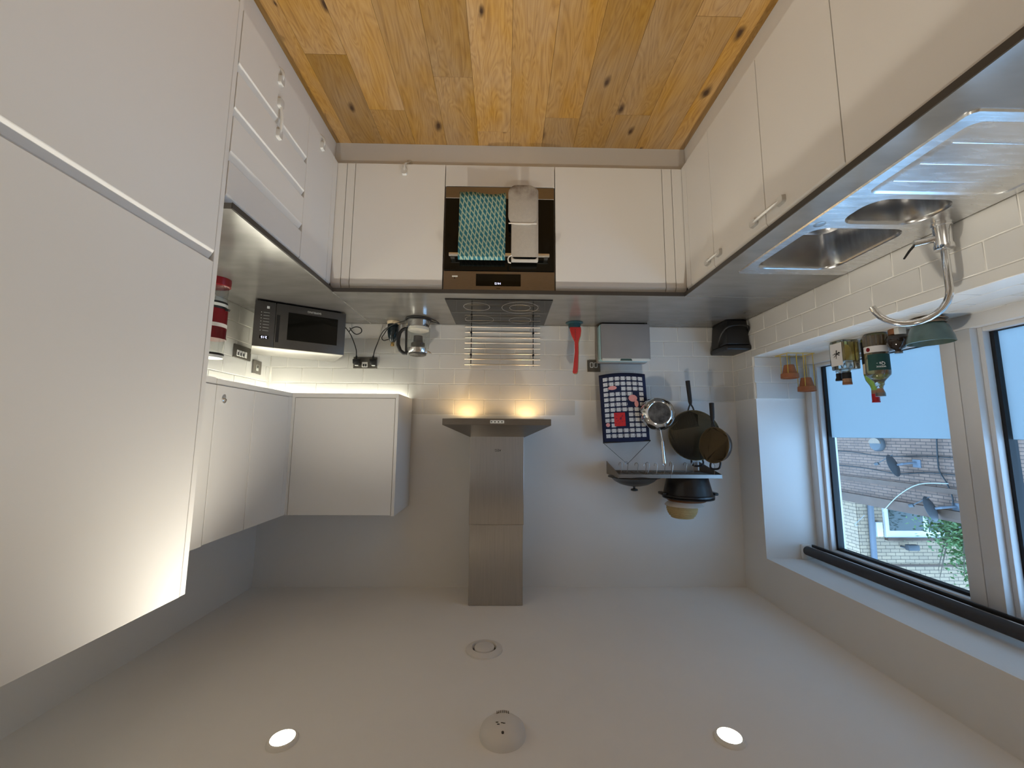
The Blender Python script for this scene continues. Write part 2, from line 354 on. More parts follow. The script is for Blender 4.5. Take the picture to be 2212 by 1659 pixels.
m_trim = mat('downlight_bezel', (.85,.84,.8), .3)
m_lamp = emissive('downlight_lens', (1.0,.93,.78), 45)
m_hlamp = emissive('hood_lamp_lens', (1.0,.75,.38), 25)
m_led = emissive('under_cabinet_led', LED_COL, LED_E)
m_disp = emissive('display_digits', (.65,.68,1.0), 2.5)
m_vent = mat('white_vent', (.74,.72,.69), .5)
m_slot = mat('dark_slots', (.06,.055,.05), .8)
m_brickL = bricks('weathered_brick', (.22,.125,.085), (.175,.10,.07), (.07,.045,.035), .21, .064, 'Y')
m_brickU = bricks('pale_brick_front', (.42,.29,.18), (.36,.255,.165), (.12,.085,.06), .24, .086, 'X')
m_brickU2 = bricks('pale_brick_side', (.42,.29,.18), (.36,.255,.165), (.12,.085,.06), .24, .086, 'Y')
m_fascia = mat('brown_fascia', (.10,.055,.035), .7, 0, .2, 4)
m_ground = mat('paving', (.22,.22,.21), .9, 0, .1, 2)
m_dish = mat('dark_grey_dish', (.06,.065,.07), .5)
m_pipe = mat('grey_downpipe', (.13,.14,.16), .6)
m_wire = mat('white_cable', (.36,.36,.34), .6)
m_leaf = mat('green_leaf', (.07,.13,.035), .6, 0, .5, 3)
m_bark = mat('bark', (.10,.075,.05), .9)
m_pane = mat('dark_house_pane', (.02,.03,.02), .05, coat=.5)

# ------------------------------------------------------------------ the room
wb = struct(bx(XL-.46, XR+.2, 0, .2, -.1, CE+.1).build('wall_back', m_wall, base=(0,0,0), smooth=False))
wr = struct(bx(XR, XR+.2, YN, 0, -.1, CE+.1).build('wall_right', m_wall, base=(0,0,0), smooth=False))
WY0, WY1, WZ0, WZ1, WXO = -.225, -1.93, 1.137, 2.35, XL-.46   # window opening, outer face of the wall
b = B(); b.box(WXO, XL, YN, 0, -.1, WZ0); b.box(WXO, XL, YN, 0, WZ1, CE+.1); b.box(WXO, XL, WY0, 0, WZ0, WZ1); b.box(WXO, XL, YN, WY1, WZ0, WZ1)
wl = struct(b.build('wall_left', m_wall, base=(0,0,0), smooth=False))
struct(bx(WXO, XR+.2, YN-.2, YN, -.1, CE+.1).build('wall_front', m_wall, smooth=False))
struct(bx(WXO, XR+.2, YN-.2, .2, CE, CE+.12).build('ceiling', m_ceil, smooth=False))
fl = struct(bx(WXO, XR+.2, YN-.2, .2, -.12, -.016).build('floor', m_sub, base=(0,0,0), smooth=False))
# oak planks running away from the camera, end joints staggered as seen
PW = .18
ends = {0: [-2.05], -1: [-.665, -2.2], 1: [-1.0, -2.6], 3: [-.80, -2.3], 2: [-1.75], -2: [-.77, -2.4], -3: [-1.5], -4: [-.80, -2.0], -5: [-1.3, -2.9], 4: [-1.1, -2.7]}
ends[0] = [-.665, -1.95]; ends[-1] = [-1.62, -3.0]
for k in range(-7, 7):
    x0 = -.054+k*PW; x1 = x0+PW
    if x0 > 1.1 or x1 < -1.2: continue
    cuts = [-.45]+sorted(ends.get(k, [-1.4-.2*(k % 3), -3.0]), reverse=True)+[YN]
    for y1, y0 in zip(cuts, cuts[1:]):
        cx, cyy = (x0+x1)/2, (y0+y1)/2
        q = bx(-PW/2+.0004, PW/2-.0004, y0-cyy+.0004, y1-cyy-.0004, -.016, 0).build('plank', m_oak, fl, local=True, bevel=.0008, seg=1, smooth=False)
        q.location = (cx, cyy, 0)
# wall tiles, one object each
TC = {}
def tile(par, x0, x1, y0, y1, z0, z1):
    d = (round(abs(x1-x0), 4), round(abs(y1-y0), 4), round(abs(z1-z0), 4))
    if min(d) <= .0015: return
    if d not in TC:
        t = bx(-d[0]/2, d[0]/2, -d[1]/2, d[1]/2, -d[2]/2, d[2]/2).build('tile', m_tile, par, local=True, bevel=.0014, seg=1); TC[d] = t.data
    else:
        t = bpy.data.objects.new('tile', TC[d]); C.objects.link(t); t.parent = par
    t.location = ((x0+x1)/2, (y0+y1)/2, (z0+z1)/2)
TW, TH, G = .2015, .1015, .0019
def spans(u0, u1, off):
    """tile spans between u0<u1 with joints at off + k*TW"""
    k = math.floor((u0-off)/TW); r = []
    while off+k*TW < u1:
        a = max(u0, off+k*TW); c = min(u1, off+(k+1)*TW)
        if c-a > .012: r.append((a+G, c-G))
        k += 1
    return r
GT, TT = .0066, .0085
bx(.592, XR, -GT, 0, WT, 1.43).build('grout_bed', m_grout, wb, smooth=False)
bx(-.505, .592, -GT, 0, WT, WT+6*TH+.002).build('grout_bed', m_grout, wb, smooth=False)
bx(XL, -.505, -GT, 0, WT, WT+5*TH+.002).build('grout_bed', m_grout, wb, smooth=False)
for r in range(6):
    z0 = WT+r*TH; u0 = -.505 if r == 5 else XL+TT
    u1 = .60 if r == 5 else XR-TT
    for a, c in spans(u0, u1, .502 if r % 2 else .502+TW/2):
        tile(wb, a, c, -TT, -GT+.001, z0+G, z0+TH-G)
bx(XR-GT, XR, -1.413, 0, WT, 1.43).build('grout_bed', m_grout, wr, smooth=False)
for r in range(5):
    z0 = WT+r*TH
    for a, c in spans(-1.413, -TT, -.055 if r % 2 else -.155):
        tile(wr, XR-TT, XR-GT+.001, a, c, z0+G, z0+TH-G)
# left wall under and beside the window
bx(XL, XL+GT, YN+1.4, 0, WT, WZ0+.004).build('grout_bed', m_grout, wl, smooth=False)
bx(XL, XL+GT, WY0, 0, WZ0, WT+5*TH).build('grout_bed', m_grout, wl, smooth=False)
for r in range(5):
    z0 = WT+r*TH
    for a, c in spans(YN+1.4 if r < 3 else WY0+.004, -TT, -.06 if r % 2 else -.16):
        if r == 2:
            if a > WY0-.01: tile(wl, XL+GT-.001, XL+TT, a, c, z0+G, z0+TH-G)
            else:
                tile(wl, XL+GT-.001, XL+TT, a, min(c, WY0), z0+G, WZ0+.008)
                if c > WY0+.02: tile(wl, XL+GT-.001, XL+TT, WY0+.002, c, z0+G, z0+TH-G)
        else: tile(wl, XL+GT-.001, XL+TT, a, c, z0+G, z0+TH-G)
# window reveal tiles and the tiled sill
WXF = -1.895                                                        # inner face of the window frame
for r in range(2, 5):
    z0 = max(WT+r*TH, WZ0+.008); z1 = WT+(r+1)*TH
    for a, c in spans(WXF, XL+TT, XL-.10 if r % 2 else XL-.0): tile(wl, a, c, WY0-TT, WY0-GT+.001, z0+G, z1-G)
bx(WXF, XL, WY0-GT, WY0, WZ0, WT+5*TH).build('grout_bed', m_grout, wl, smooth=False)
bx(WXF-.12, XL, WY1, WY0, WZ0, WZ0+.003).build('grout_bed', m_grout, wl, smooth=False)
for j in range(4):
    x1 = XL+TT-.001-j*TH; x0 = max(x1-TH, WXF-.005)
    if x1-x0 < .01: continue
    for a, c in spans(WY1, WY0-TT, -.26 if j % 2 else -.36): tile(wl, x0+G, x1-G, a, c, WZ0+.002, WZ0+.008)
SILL = WZ0+.008

# window: frame, two lights, each with glass and a frosted film on its lower half
wn = struct(thing('window_1', 'white framed window with frosted lower panes over the sink', 'window', (WXF, WY0, SILL)))
FZ0, FZ1, XG = 1.198, 2.30, -1.975
lights = [(-1.018, -.278), (-1.877, -1.137)]
WB_ = WXO+.02
b = B(); b.box(WB_, WXF, WY1, WY0, SILL-.006, FZ0); b.box(WB_, WXF, WY1, WY0, FZ1, WZ1)
b.box(WB_, WXF, -.278, WY0, FZ0, FZ1); b.box(WB_, WXF, -1.076, -1.018, FZ0, FZ1); b.box(WB_, WXF, -1.137, -1.078, FZ0, FZ1); b.box(WB_, WXF, WY1, -1.877, FZ0, FZ1)
b.build('window_frame', m_upvc, wn, bevel=.003)
for y0, y1 in lights:
    s = B(); bw = .018
    for x0_, x1_, wd in ((-1.955, -1.925, bw),):
        s.box(x0_, x1_, y0, y0+wd, FZ0, FZ1); s.box(x0_, x1_, y1-wd, y1, FZ0, FZ1); s.box(x0_, x1_, y0+wd, y1-wd, FZ0, FZ0+wd); s.box(x0_, x1_, y0+wd, y1-wd, FZ1-wd, FZ1)
    s.build('glazing_bead', m_upvc, wn, bevel=.003)
    s = B(); wd = .030
    s.box(-1.99, -1.955, y0, y0+wd, FZ0, FZ1); s.box(-1.99, -1.955, y1-wd, y1, FZ0, FZ1); s.box(-1.99, -1.955, y0+wd, y1-wd, FZ0, FZ0+.02); s.box(-1.99, -1.955, y0+wd, y1-wd, FZ1-wd, FZ1)
    s.build('gasket', m_gasket, wn)
    g = bx(XG-.004, XG, y0+.01, y1-.01, FZ0+.005, FZ1-.005).build('pane', m_glass, wn, smooth=False)
    f = bx(XG+.001, XG+.002, y0+.031, y1-.031, FZ0+.02, 1.640).build('frosted_film', m_film, g, smooth=False)

# ------------------------------------------------------------------ worktops
wk = thing('worktop', 'dark grey laminate worktop carrying the hob, along the back wall', 'worktop', (0, -.3, WT-.03))
bx(XL+GT, .872, -.622, -GT, WT-.022, WT).build('slab', m_work, wk, bevel=.0015, smooth=False)
bx(XL+.02, .872, -.6235, -.6215, WT-.0225, WT-.002).build('edge_band', m_wedge, wk, smooth=False)
bx(.8708, .8732, -.622, -.01, WT-.01, WT+.0006).build('joint_strip', m_alu, wk, smooth=False)
wk = thing('worktop', 'dark grey laminate worktop under the microwave and wall lights', 'worktop', (1.2, -.7, WT-.03))
bx(.8735, XR-GT, -1.412, -GT, WT-.022, WT).build('slab', m_work, wk, bevel=.0015, smooth=False)
bx(.8705, .8736, -1.412, -.622, WT-.0225, WT-.002).build('edge_band', m_wedge, wk, smooth=False)
SX0, SX1, SY0, SY1 = -1.555, -1.095, -1.86, -.965       # sink cut-out
wk = thing('worktop', 'dark grey laminate worktop holding the sink below the window', 'worktop', (-1.3, -1.6, WT-.03))
b = B(); b.box(XL+GT, -.990, -.9635, -.6235, WT-.022, WT); b.box(XL+GT, SX0, SY0, -.9635, WT-.022, WT); b.box(SX1, -.990, SY0, -.9635, WT-.022, WT); b.box(XL+GT, -.990, -2.75, SY0, WT-.022, WT)
b.build('slab', m_work, wk, smooth=False)
bx(-.9885, -.991, -2.75, -.6235, WT-.0225, WT-.002).build('edge_band', m_wedge, wk, smooth=False)
bx(XL+.012, -.991, -.6236, -.6219, WT-.01, WT+.0004).build('joint_strip', m_alu, wk, smooth=False)

# ------------------------------------------------------------------ base cabinets
DZ0, DZ1 = .153, .876
def jfront(par, name, side, a0, a1, z0, z1, face, J=True, m=m_cab):
    sg = {'R': 1, 'B': 1, 'L': -1}[side]; t = .021
    pr = [(0,z0),(0,z1-.033),(.015,z1-.008),(.015,z1),(t,z1),(t,z0)] if J else [(0,z0),(0,z1),(t,z1),(t,z0)]
    poly = [(face+sg*d, z) for d, z in pr]
    return B().prism(poly, a0+.0015, a1-.0015, 'x' if side == 'B' else 'y').build(name, m, par, bevel=.0012, seg=1, smooth=False)
def carcass(par, x0, x1, y0, y1, z0, z1, hollow=False):
    b = B()
    if not hollow: b.box(x0, x1, y0, y1, z0, z1)
    else:
        t = .016
        b.box(x0, x1, y0, y1, z0, z0+t); b.box(x0, x1, y0, y0+t, z0+t, z1); b.box(x0, x1, y1-t, y1, z0+t, z1)
        b.box(x0, x0+t, y0+t, y1-t, z0+t, z1) if par['side'] == 'L' else b.box(x1-t, x1, y0+t, y1-t, z0+t, z1)
    return b.build('carcass', m_carc, par, smooth=False)
# right run
t = thing('drawer_cabinet', 'white handleless four drawer cabinet next to the tall fridge unit', 'cabinet', (1.2, -1.17, .15))
carcass(t, FR+.023, XR-.01, -1.411, -.926, .15, .876)
for z0, z1 in ((.153,.393),(.396,.560),(.563,.723),(.726,.876)): jfront(t, 'drawer', 'R', -1.412, -.925, z0, z1, FR)
t = thing('base_cabinet', 'narrow white handleless corner cupboard beside the four drawers', 'cabinet', (1.2, -.79, .15))
carcass(t, FR+.023, XR-.01, -.924, -.655, .15, .876); jfront(t, 'door', 'R', -.925, -.655, DZ0, DZ1, FR)
# back run
t = thing('base_cabinet', 'white cupboard between the drawers corner and the oven', 'cabinet', (.55, -.3, .15))
carcass(t, .305, .797, FB+.023, -.02, .15, .876); jfront(t, 'door', 'B', .303, .798, DZ0, DZ1, FB)
t = thing('base_cabinet', 'white cupboard between the oven and the sink corner', 'cabinet', (-.6, -.3, .15))
carcass(t, -.901, -.305, FB+.023, -.02, .15, .876); jfront(t, 'door', 'B', -.902, -.303, DZ0, DZ1, FB)
for lab, xs in (('narrow white filler strip in the corner by the drawer run', (.798,.844,.899)), ('narrow white filler strip in the corner by the sink run', (-.902,-.956,-1.016))):
    t = thing('corner_filler', lab, 'panel', ((xs[0]+xs[2])/2, FB, .15))
    for i in (0, 1):
        a, c = sorted(xs[i:i+2]); jfront(t, 'strip', 'B', a, c, DZ0, DZ1, FB)
    s = 1 if xs[0] > 0 else -1
    if s > 0: jfront(t, 'return_strip', 'R', -.655, -.602, DZ0, DZ1, FR)
    else: jfront(t, 'return_strip', 'L', -.655, -.602, DZ0, DZ1, FL)
t = thing('oven_housing', 'white built in housing with plain panel under the oven', 'cabinet', (0, -.3, .15))
b = B(); b.box(-.302, -.2995, FB+.02, -.02, .15, .876); b.box(.2995, .302, FB+.02, -.02, .15, .876); b.box(-.2995, .2995, FB+.02, -.02, .255, .272); b.box(-.2995, .2995, -.036, -.02, .272, .876)
b.build('carcass', m_carc, t, smooth=False)
jfront(t, 'lower_panel', 'B', -.302, .302, DZ0, .278, FB, J=False)
# left run
t = thing('base_cabinet', 'white handleless corner cupboard next to the sink cupboard', 'cabinet', (-1.3, -.77, .15))
carcass(t, XL+.02, FL-.023, -.892, -.655, .15, .876); jfront(t, 'door', 'L', -.893, -.655, DZ0, DZ1, FL)
t = thing('sink_cabinet', 'white two door cupboard under the steel sink', 'cabinet', (-1.3, -1.26, .15)); t['side'] = 'L'
carcass(t, XL+.02, FL-.023, -1.622, -.894, .15, .876, True); jfront(t, 'door', 'L', -1.27, -.893, DZ0, DZ1, FL); jfront(t, 'door', 'L', -1.623, -1.27, DZ0, DZ1, FL)
del t['side']
t = thing('dishwasher_cabinet', 'wide white appliance front under the sink drainer', 'cabinet', (-1.3, -1.95, .15)); t['side'] = 'L'
carcass(t, XL+.02, FL-.023, -2.222, -1.624, .15, .868, True); jfront(t, 'door', 'L', -2.223, -1.623, DZ0, DZ1, FL, J=False); del t['side']
t = thing('base_cabinet', 'white cupboard beyond the appliance front under the drainer', 'cabinet', (-1.3, -2.5, .15))
carcass(t, XL+.02, FL-.023, -2.74, -2.224, .15, .876); jfront(t, 'door', 'L', -2.74, -2.223, DZ0, DZ1, FL)
# plinths
tag(bx(.933, .950, -1.413, -.556, 0, .153).build('plinth', m_cab, smooth=False), 'white plinth board under the drawers', 'plinth')
tag(bx(.933, .950, -2.66, -1.4345, 0, .153).build('plinth', m_cab, smooth=False), 'white plinth board under the tall fridge unit', 'plinth')
tag(bx(-1.055, .9325, -.556, -.540, 0, .153).build('plinth', m_cab, smooth=False), 'white plinth board below the oven', 'plinth')
tag(bx(-1.073, -1.0555, -2.74, -.556, 0, .153).build('plinth', m_cab, smooth=False), 'white plinth board below the sink cupboards', 'plinth')
# tall fridge unit
t = thing('tall_fridge_cabinet', 'tall white two door fridge cabinet with end panel, beside the drawers', 'cabinet', (1.2, -1.75, .0))
bx(.897, XR-.002, -1.434, -1.4135, .002, 2.105).build('end_panel', m_cab, t, bevel=.001, seg=1, smooth=False)
bx(FR+.023, XR-.01, -2.045, -1.435, .153, 2.10).build('carcass', m_carc, t, smooth=False)
jfront(t, 'door', 'R', -2.046, -1.436, DZ0, 1.091, FR); jfront(t, 'door', 'R', -2.046, -1.436, 1.094, 2.105, FR, J=False)
t = thing('tall_larder_cabinet', 'second tall white cabinet past the fridge doors', 'cabinet', (1.2, -2.35, .0))
bx(FR+.023, XR-.01, -2.66, -2.048, .153, 2.10).build('carcass', m_carc, t, smooth=False)
jfront(t, 'door', 'R', -2.66, -2.048, DZ0, 1.091, FR); jfront(t, 'door', 'R', -2.66, -2.048, 1.094, 2.105, FR, J=False)

# ------------------------------------------------------------------ wall cabinets with lighting
UZ0, UZ1, UF, UB = 1.432, 2.087, 1.180, -.350
t = thing('wall_cabinet', 'white wall cupboard with end panel, nearest the extractor hood', 'cabinet', (.88, -.17, UZ0))
bx(.592, 1.199, UB+.021, -.012, UZ0, UZ1).build('carcass', m_carc, t, smooth=False)
bx(.574, .5915, UB-.002, -.010, 1.407, UZ1+.004).build('end_panel', m_cab, t, bevel=.001, seg=1, smooth=False)
bx(.594, 1.163, UB, UB+.020, UZ0+.002, UZ1).build('door', m_cab, t, bevel=.0012, seg=1, smooth=False)
bx(.592, 1.182, UB+.003, UB+.021, 1.407, UZ0+.0005).build('pelmet', m_cab, t, smooth=False)
bx(1.1655, 1.1815, UB+.002, UB+.020, UZ0, UZ1).build('corner_strip', m_cab, t, smooth=False)
t = thing('wall_cabinet', 'white wall cupboard with steel lock, beside the tall fridge unit', 'cabinet', (1.35, -.7, UZ0))
bx(UF+.0215, XR-.010, -1.411, -.014, UZ0, UZ1).build('carcass', m_carc, t, smooth=False)
for a, c in ((-.700,-.385), (-.963,-.703), (-1.411,-.966)):
    d = bx(UF, UF+.020, a+.001, c-.001, UZ0+.002, UZ1+(.004 if a < -1 else 0)).build('door', m_cab, t, bevel=.0012, seg=1, smooth=False)
    if a == -.963: B().lathe([(0,0),(.012,0),(.013,.006),(.009,.009),(.008,.005),(0,.005)], (UF-.0005, -.919, 1.497), 16, (-1,0,0)).build('cam_lock', m_chrome, d)
bx(UF+.001, UF+.020, -.384, UB+.0205, UZ0, UZ1).build('corner_strip', m_cab, t, smooth=False)
bx(UF+.003, UF+.0205, -.960, -.33, 1.407, UZ0+.0005).build('pelmet', m_cab, t, smooth=False)
bx(UF+.003, UF+.0205, -1.411, -.967, 1.403, UZ0+.0005).build('pelmet', m_cab, t, smooth=False)
tag(bx(XR-.050, XR-.034, -1.39, -.06, UZ0-.008, UZ0+.0004).build('led_strip', m_led, smooth=False), 'glowing strip light under the wall cupboards above the microwave', 'light')
tag(bx(.62, XR-.06, -.050, -.034, UZ0-.008, UZ0+.0004).build('led_strip', m_led, smooth=False), 'glowing strip light under the wall cupboard near the hood', 'light')

# ------------------------------------------------------------------ ceiling fittings
def downlight(x, y, label):
    t = thing('downlight', label, 'light', (x, y, CE-.012), group='recessed ceiling downlights')
    B().lathe([(.046,.0125),(.046,.008),(.042,.001),(.036,.0),(.032,.006),(.032,.0125)], (x, y, CE-.012), 32).build('bezel', m_trim, t)
    B().lathe([(0,.004),(.031,.006),(.031,.0115),(0,.0115)], (x, y, CE-.012), 32).build('lens', m_lamp, t)
    ld = bpy.data.lights.new('downlight_lamp', 'SPOT'); ld.energy = SPOT_W*4; ld.color = SPOT_COL; ld.spot_size = math.radians(118); ld.spot_blend = 1.0; ld.shadow_soft_size = .04
    lo = bpy.data.objects.new('downlight_lamp', ld); C.objects.link(lo); lo.parent = t; lo.location = (0, 0, -.012)
for x, y, l in ((.648,-1.283,'lit round downlight in the ceiling over the drawers side'), (-.760,-1.286,'lit round downlight in the ceiling over the sink side'),
                (.648,-2.75,'lit round downlight in the ceiling over the tall units'), (-.760,-2.75,'lit round downlight in the ceiling past the sink drainer')): downlight(x, y, l)
vx, vy = .045, -.746
t = thing('ceiling_vent', 'round white extract vent in the ceiling in front of the hood', 'vent', (vx, vy, CE-.02))
B().lathe([(.082,.0205),(.081,.014),(.062,.006),(.056,.0045),(.053,.010),(.050,.0205)], (vx, vy, CE-.02), 40).build('rim', m_vent, t)
B().lathe([(.0515,.020),(.0515,.0185),(0,.0185),(0,.020)], (vx, vy, CE-.02), 40).build('throat', m_slot, t)
B().lathe([(0,.003),(.030,.0035),(.043,.006),(.045,.009),(.043,.0186),(0,.0186)], (vx, vy, CE-.02), 40).build('valve_disc', m_vent, t)
ax_, ay_ = -.039, -1.263
t = thing('smoke_alarm', 'white domed smoke alarm on the ceiling between the downlights', 'alarm', (ax_, ay_, CE-.045))
B().lathe([(.074,.0455),(.073,.030),(.069,.021),(.052,.007),(.040,.002),(.012,.0),(0,.0)], (ax_, ay_, CE-.045), 48).build('housing', m_vent, t)
for i in range(7):
    a = math.radians(60+i*10); cx, cyy = ax_+.038*math.cos(a), ay_+.02+.022*math.sin(a); bx(cx-.0012, cx+.0012, cyy-.006, cyy+.004, CE-.0455, CE-.0405).build('sounder_slot', m_slot, t)
for dx, dy in ((.014,-.018),(.018,-.009),(.002,-.012),(-.004,-.014)): bx(ax_+dx-.004, ax_+dx+.004, ay_+dy-.0012, ay_+dy+.0012, CE-.0458, CE-.043).build('sounder_slot', m_slot, t)
B().lathe([(0,0),(.004,0),(.004,.004),(0,.004)], (ax_, ay_-.048, CE-.043), 10).build('indicator', m_slot, t)
B().lathe([(.017,.002),(.016,-.001),(0,-.0015)], (ax_-.001, ay_+.036, CE-.0425), 20).build('test_button', m_vent, t)

# ------------------------------------------------------------------ extractor hood
hc = .006
t = thing('extractor_hood', 'brushed steel chimney extractor hood over the hob', 'hood', (hc, -.23, 1.551))
bx(hc-.2985, hc+.2985, -.456, -.012, 1.551, 1.585).build('canopy', m_steel2, t, bevel=.001, seg=1, smooth=False)
c0 = [(hc-.2985,-.456),(hc+.2985,-.456),(hc+.2985,-.012),(hc-.2985,-.012)]; c1 = [(hc-.154,-.27),(hc+.154,-.27),(hc+.154,-.012),(hc-.154,-.012)]
B().add([(x,y,1.585) for x,y in c0]+[(x,y,1.655) for x,y in c1], [(3,2,1,0),(4,5,6,7),(0,1,5,4),(1,2,6,5),(2,3,7,6),(3,0,4,7)]).build('pyramid', m_steel2, t, smooth=False)
bx(hc-.157, hc+.157, -.285, -.010, 1.626, 2.150).build('chimney', m_steel, t, bevel=.002, smooth=False)
bx(hc-.153, hc+.153, -.281, -.010, 2.150, 2.5885).build('upper_chimney', m_steel, t, bevel=.002, smooth=False)
text('AEG', .020, m_ink, t, (hc-.005, -.2853, 1.728), FRONT)
cp = bx(hc-.040, hc+.036, -.4575, -.456, 1.559, 1.575).build('control_strip', m_palegrey, t, smooth=False)
for i in range(4): bx(hc-.032+i*.019, hc-.024+i*.019, -.4583, -.4574, 1.564, 1.570).build('button', m_slot, cp, smooth=False)
bx(hc-.26, hc+.26, -.42, -.04, 1.547, 1.5512).build('filter_panel', m_alu, t, smooth=False)
for sx, hy in ((.205, -.10), (-.185, -.10)):
    ln = B().lathe([(0,0),(.026,0),(.030,.004),(0,.004)], (hc+sx, hy, 1.5435), 24).build('hood_lamp', m_hlamp, t)
    ld = bpy.data.lights.new('hood_spot', 'SPOT'); ld.energy = HOOD_W*4; ld.color = HOOD_COL; ld.spot_size = math.radians(176); ld.spot_blend = .4; ld.shadow_soft_size = .022
    lo = bpy.data.objects.new('hood_spot', ld); C.objects.link(lo); lo.parent = t; lo.location = Vector((hc+sx, hy, 1.5405))-Vector((hc,-.23,1.551))

# ------------------------------------------------------------------ oven and what hangs on it
OB, OT = .282, .876
t = thing('oven', 'built in steel and black glass oven with lit clock', 'oven', (0, -.3, OB))
bx(-.280, .280, FB+.02, -.06, OB+.004, OT-.004).build('body', m_black, t, smooth=False)
bx(-.2975, .2975, FB, FB+.020, .766, OT).build('control_panel', m_steel2, t, bevel=.001, seg=1, smooth=False)
dp = bx(-.116, .124, FB-.0015, FB+.001, .781, .848).build('display', m_blackglass, t, smooth=False)
text('14:12', .016, m_disp, dp, (.006, FB-.0018, .834), FRONT, 'clock_digits', org=ORG[t.name])
text('AEG', .011, m_ink, t, (.004, FB-.0006, .861), FRONT)
bt = bx(.222, .252, FB-.001, FB+.001, .792, .800).build('badge', m_palegrey, t, smooth=False)
B().lathe([(0,0),(.003,0),(.003,.002),(0,.002)], (.238, FB-.0015, .806), 10, (0,-1,0)).build('sensor_dot', m_ink, t)
dr = bx(-.2975, .2975, FB-.001, FB+.020, .350, .762).build('door', m_blackglass, t, bevel=.001, seg=1, smooth=False)
bx(-.2975, .2975, FB-.0015, FB+.020, OB+.001, .3495).build('door_lower_trim', m_steel2, t, bevel=.001, seg=1, smooth=False)
h = bx(-.266, .266, FB-.050, FB-.036, .684, .703).build('handle', m_alu, t, bevel=.003)
for x in (-.25, .25): bx(x-.01, x+.01, FB-.037, FB, .687, .700).build('handle_post', m_alu, h)
def hung(name, x0, x1, zb, zt, yb, m, label, cat, wave, n=14, hem=None, skew=0, back=.1, zback=.42):
    """cloth folded over the oven handle: a sheet that goes down in front, over the bar and down behind"""
    y_f = FB-.055; prof = []
    for i in range(n+1): prof.append((y_f-.003*math.sin(i*.6), zb+(zt-.012-zb)*i/n))
    prof += [(y_f+.004, zt-.004), (FB-.043, zt), (FB-.033, zt-.004), (FB-.029, zt-.015)]
    for i in range(6): prof.append((FB-.026, zt-.02-(zt-.02-zback)*i/5))
    v = []; f = []; nx = 12
    for j, (y, z) in enumerate(prof):
        for i in range(nx+1):
            s = i/nx; front = j <= n
            fall = max(0, (zt-z)/(zt-zb))
            xx = x0+(x1-x0)*s+skew*fall
            v.append((xx, y-(wave*math.sin(s*9+z*6)*fall if front else 0), z+(.006*math.sin(s*5)*fall if front and j == 0 else 0)))
    for j in range(len(prof)-1):
        for i in range(nx): a = j*(nx+1)+i; f.append((a, a+1, a+nx+2, a+nx+1))
    o = B().add(v, f).build(name, m, rec=True, base=(0, 0, 0))
    md = o.modifiers.new('thickness', 'SOLIDIFY'); md.thickness = .004; md.offset = -1
    return tag(o, label, cat) if label else o
tw = hung('tea_towel', -.031, .217, .350, .722, 0, m_towel, 'teal tea towel with pale trellis pattern hung over the oven handle', 'towel', .004, skew=-.002)
gl = thing('oven_glove', 'off white double oven glove with scorched end on the oven handle', 'oven glove', (-.13, -.66, .31))
B().prism(rrect(-.1345, .520, .143, .415, .03), FB-.060, FB-.051, 'y').build('front_panel', m_glove, gl, bevel=.003)
bx(-.206, -.063, FB-.060, FB-.026, .704, .7275).build('fold', m_glove, gl, bevel=.006, seg=3)
bx(-.205, -.064, FB-.034, FB-.026, .44, .71).build('back_panel', m_glove, gl, bevel=.003)
B().prism(rrect(-.122, .422, .152, .222, .045), FB-.072, FB-.059, 'y').build('mitt_pocket', m_glove, gl, bevel=.004)
bx(-.197, -.048, FB-.0735, FB-.070, .526, .533).build('pocket_hem', m_plate, gl, bevel=.001)
B().tube([(-.067,FB-.057,.700),(-.052,FB-.056,.705),(-.046,FB-.055,.72),(-.050,FB-.055,.738),(-.062,FB-.056,.742)], .004, 8).build('hanging_loop', m_plate, gl)

# hob with printed zones, and the steel rail rack that stands behind it
t = thing('hob', 'black glass induction hob set in the worktop below the hood', 'hob', (0, -.29, WT))
bx(-.296, .296, -.5445, -.030, WT-.002, WT+.006).build('glass', m_hob, t, bevel=.0015, seg=1, smooth=False)
for x, y, r in ((.13,-.42,.075), (-.12,-.41,.105), (-.12,-.41,.06), (.13,-.16,.09), (-.13,-.15,.07)):
    B().tube([(x+r*math.cos(k*PI/24), y+r*math.sin(k*PI/24), WT+.0058) for k in range(48)], .0009, 6, True).build('zone_ring', m_hobline, t)
bx(-.29, .29, -.3005, -.2995, WT+.006, WT+.0063).build('print_line', m_hobline, t, smooth=False)
t = thing('steel_rail_rack', 'steel rack of eight horizontal rods standing behind the hob', 'rack', (-.018, -.05, WT+.006))
for i in range(8):
    z = .926+i*.0362; B().tube([(-.268,-.052,z),(.232,-.052,z)], .0042, 12).build('rod', m_rod, t)
for x in (-.222, .190):
    B().tube([(x,-.045,WT+.0055),(x,-.045,1.188)], .0028, 8).build('upright', m_black, t)
    for z in (.966, 1.115): B().lathe([(0,0),(.0075,0),(.0075,.016),(0,.016)], (x, -.044, z), 12, (0,-1,0)).build('knob', m_black, t)
    for z in (.966, 1.115): B().tube([(x,-.045,z),(x,-.008,z)], .003, 8).build('wall_spacer', m_black, t)

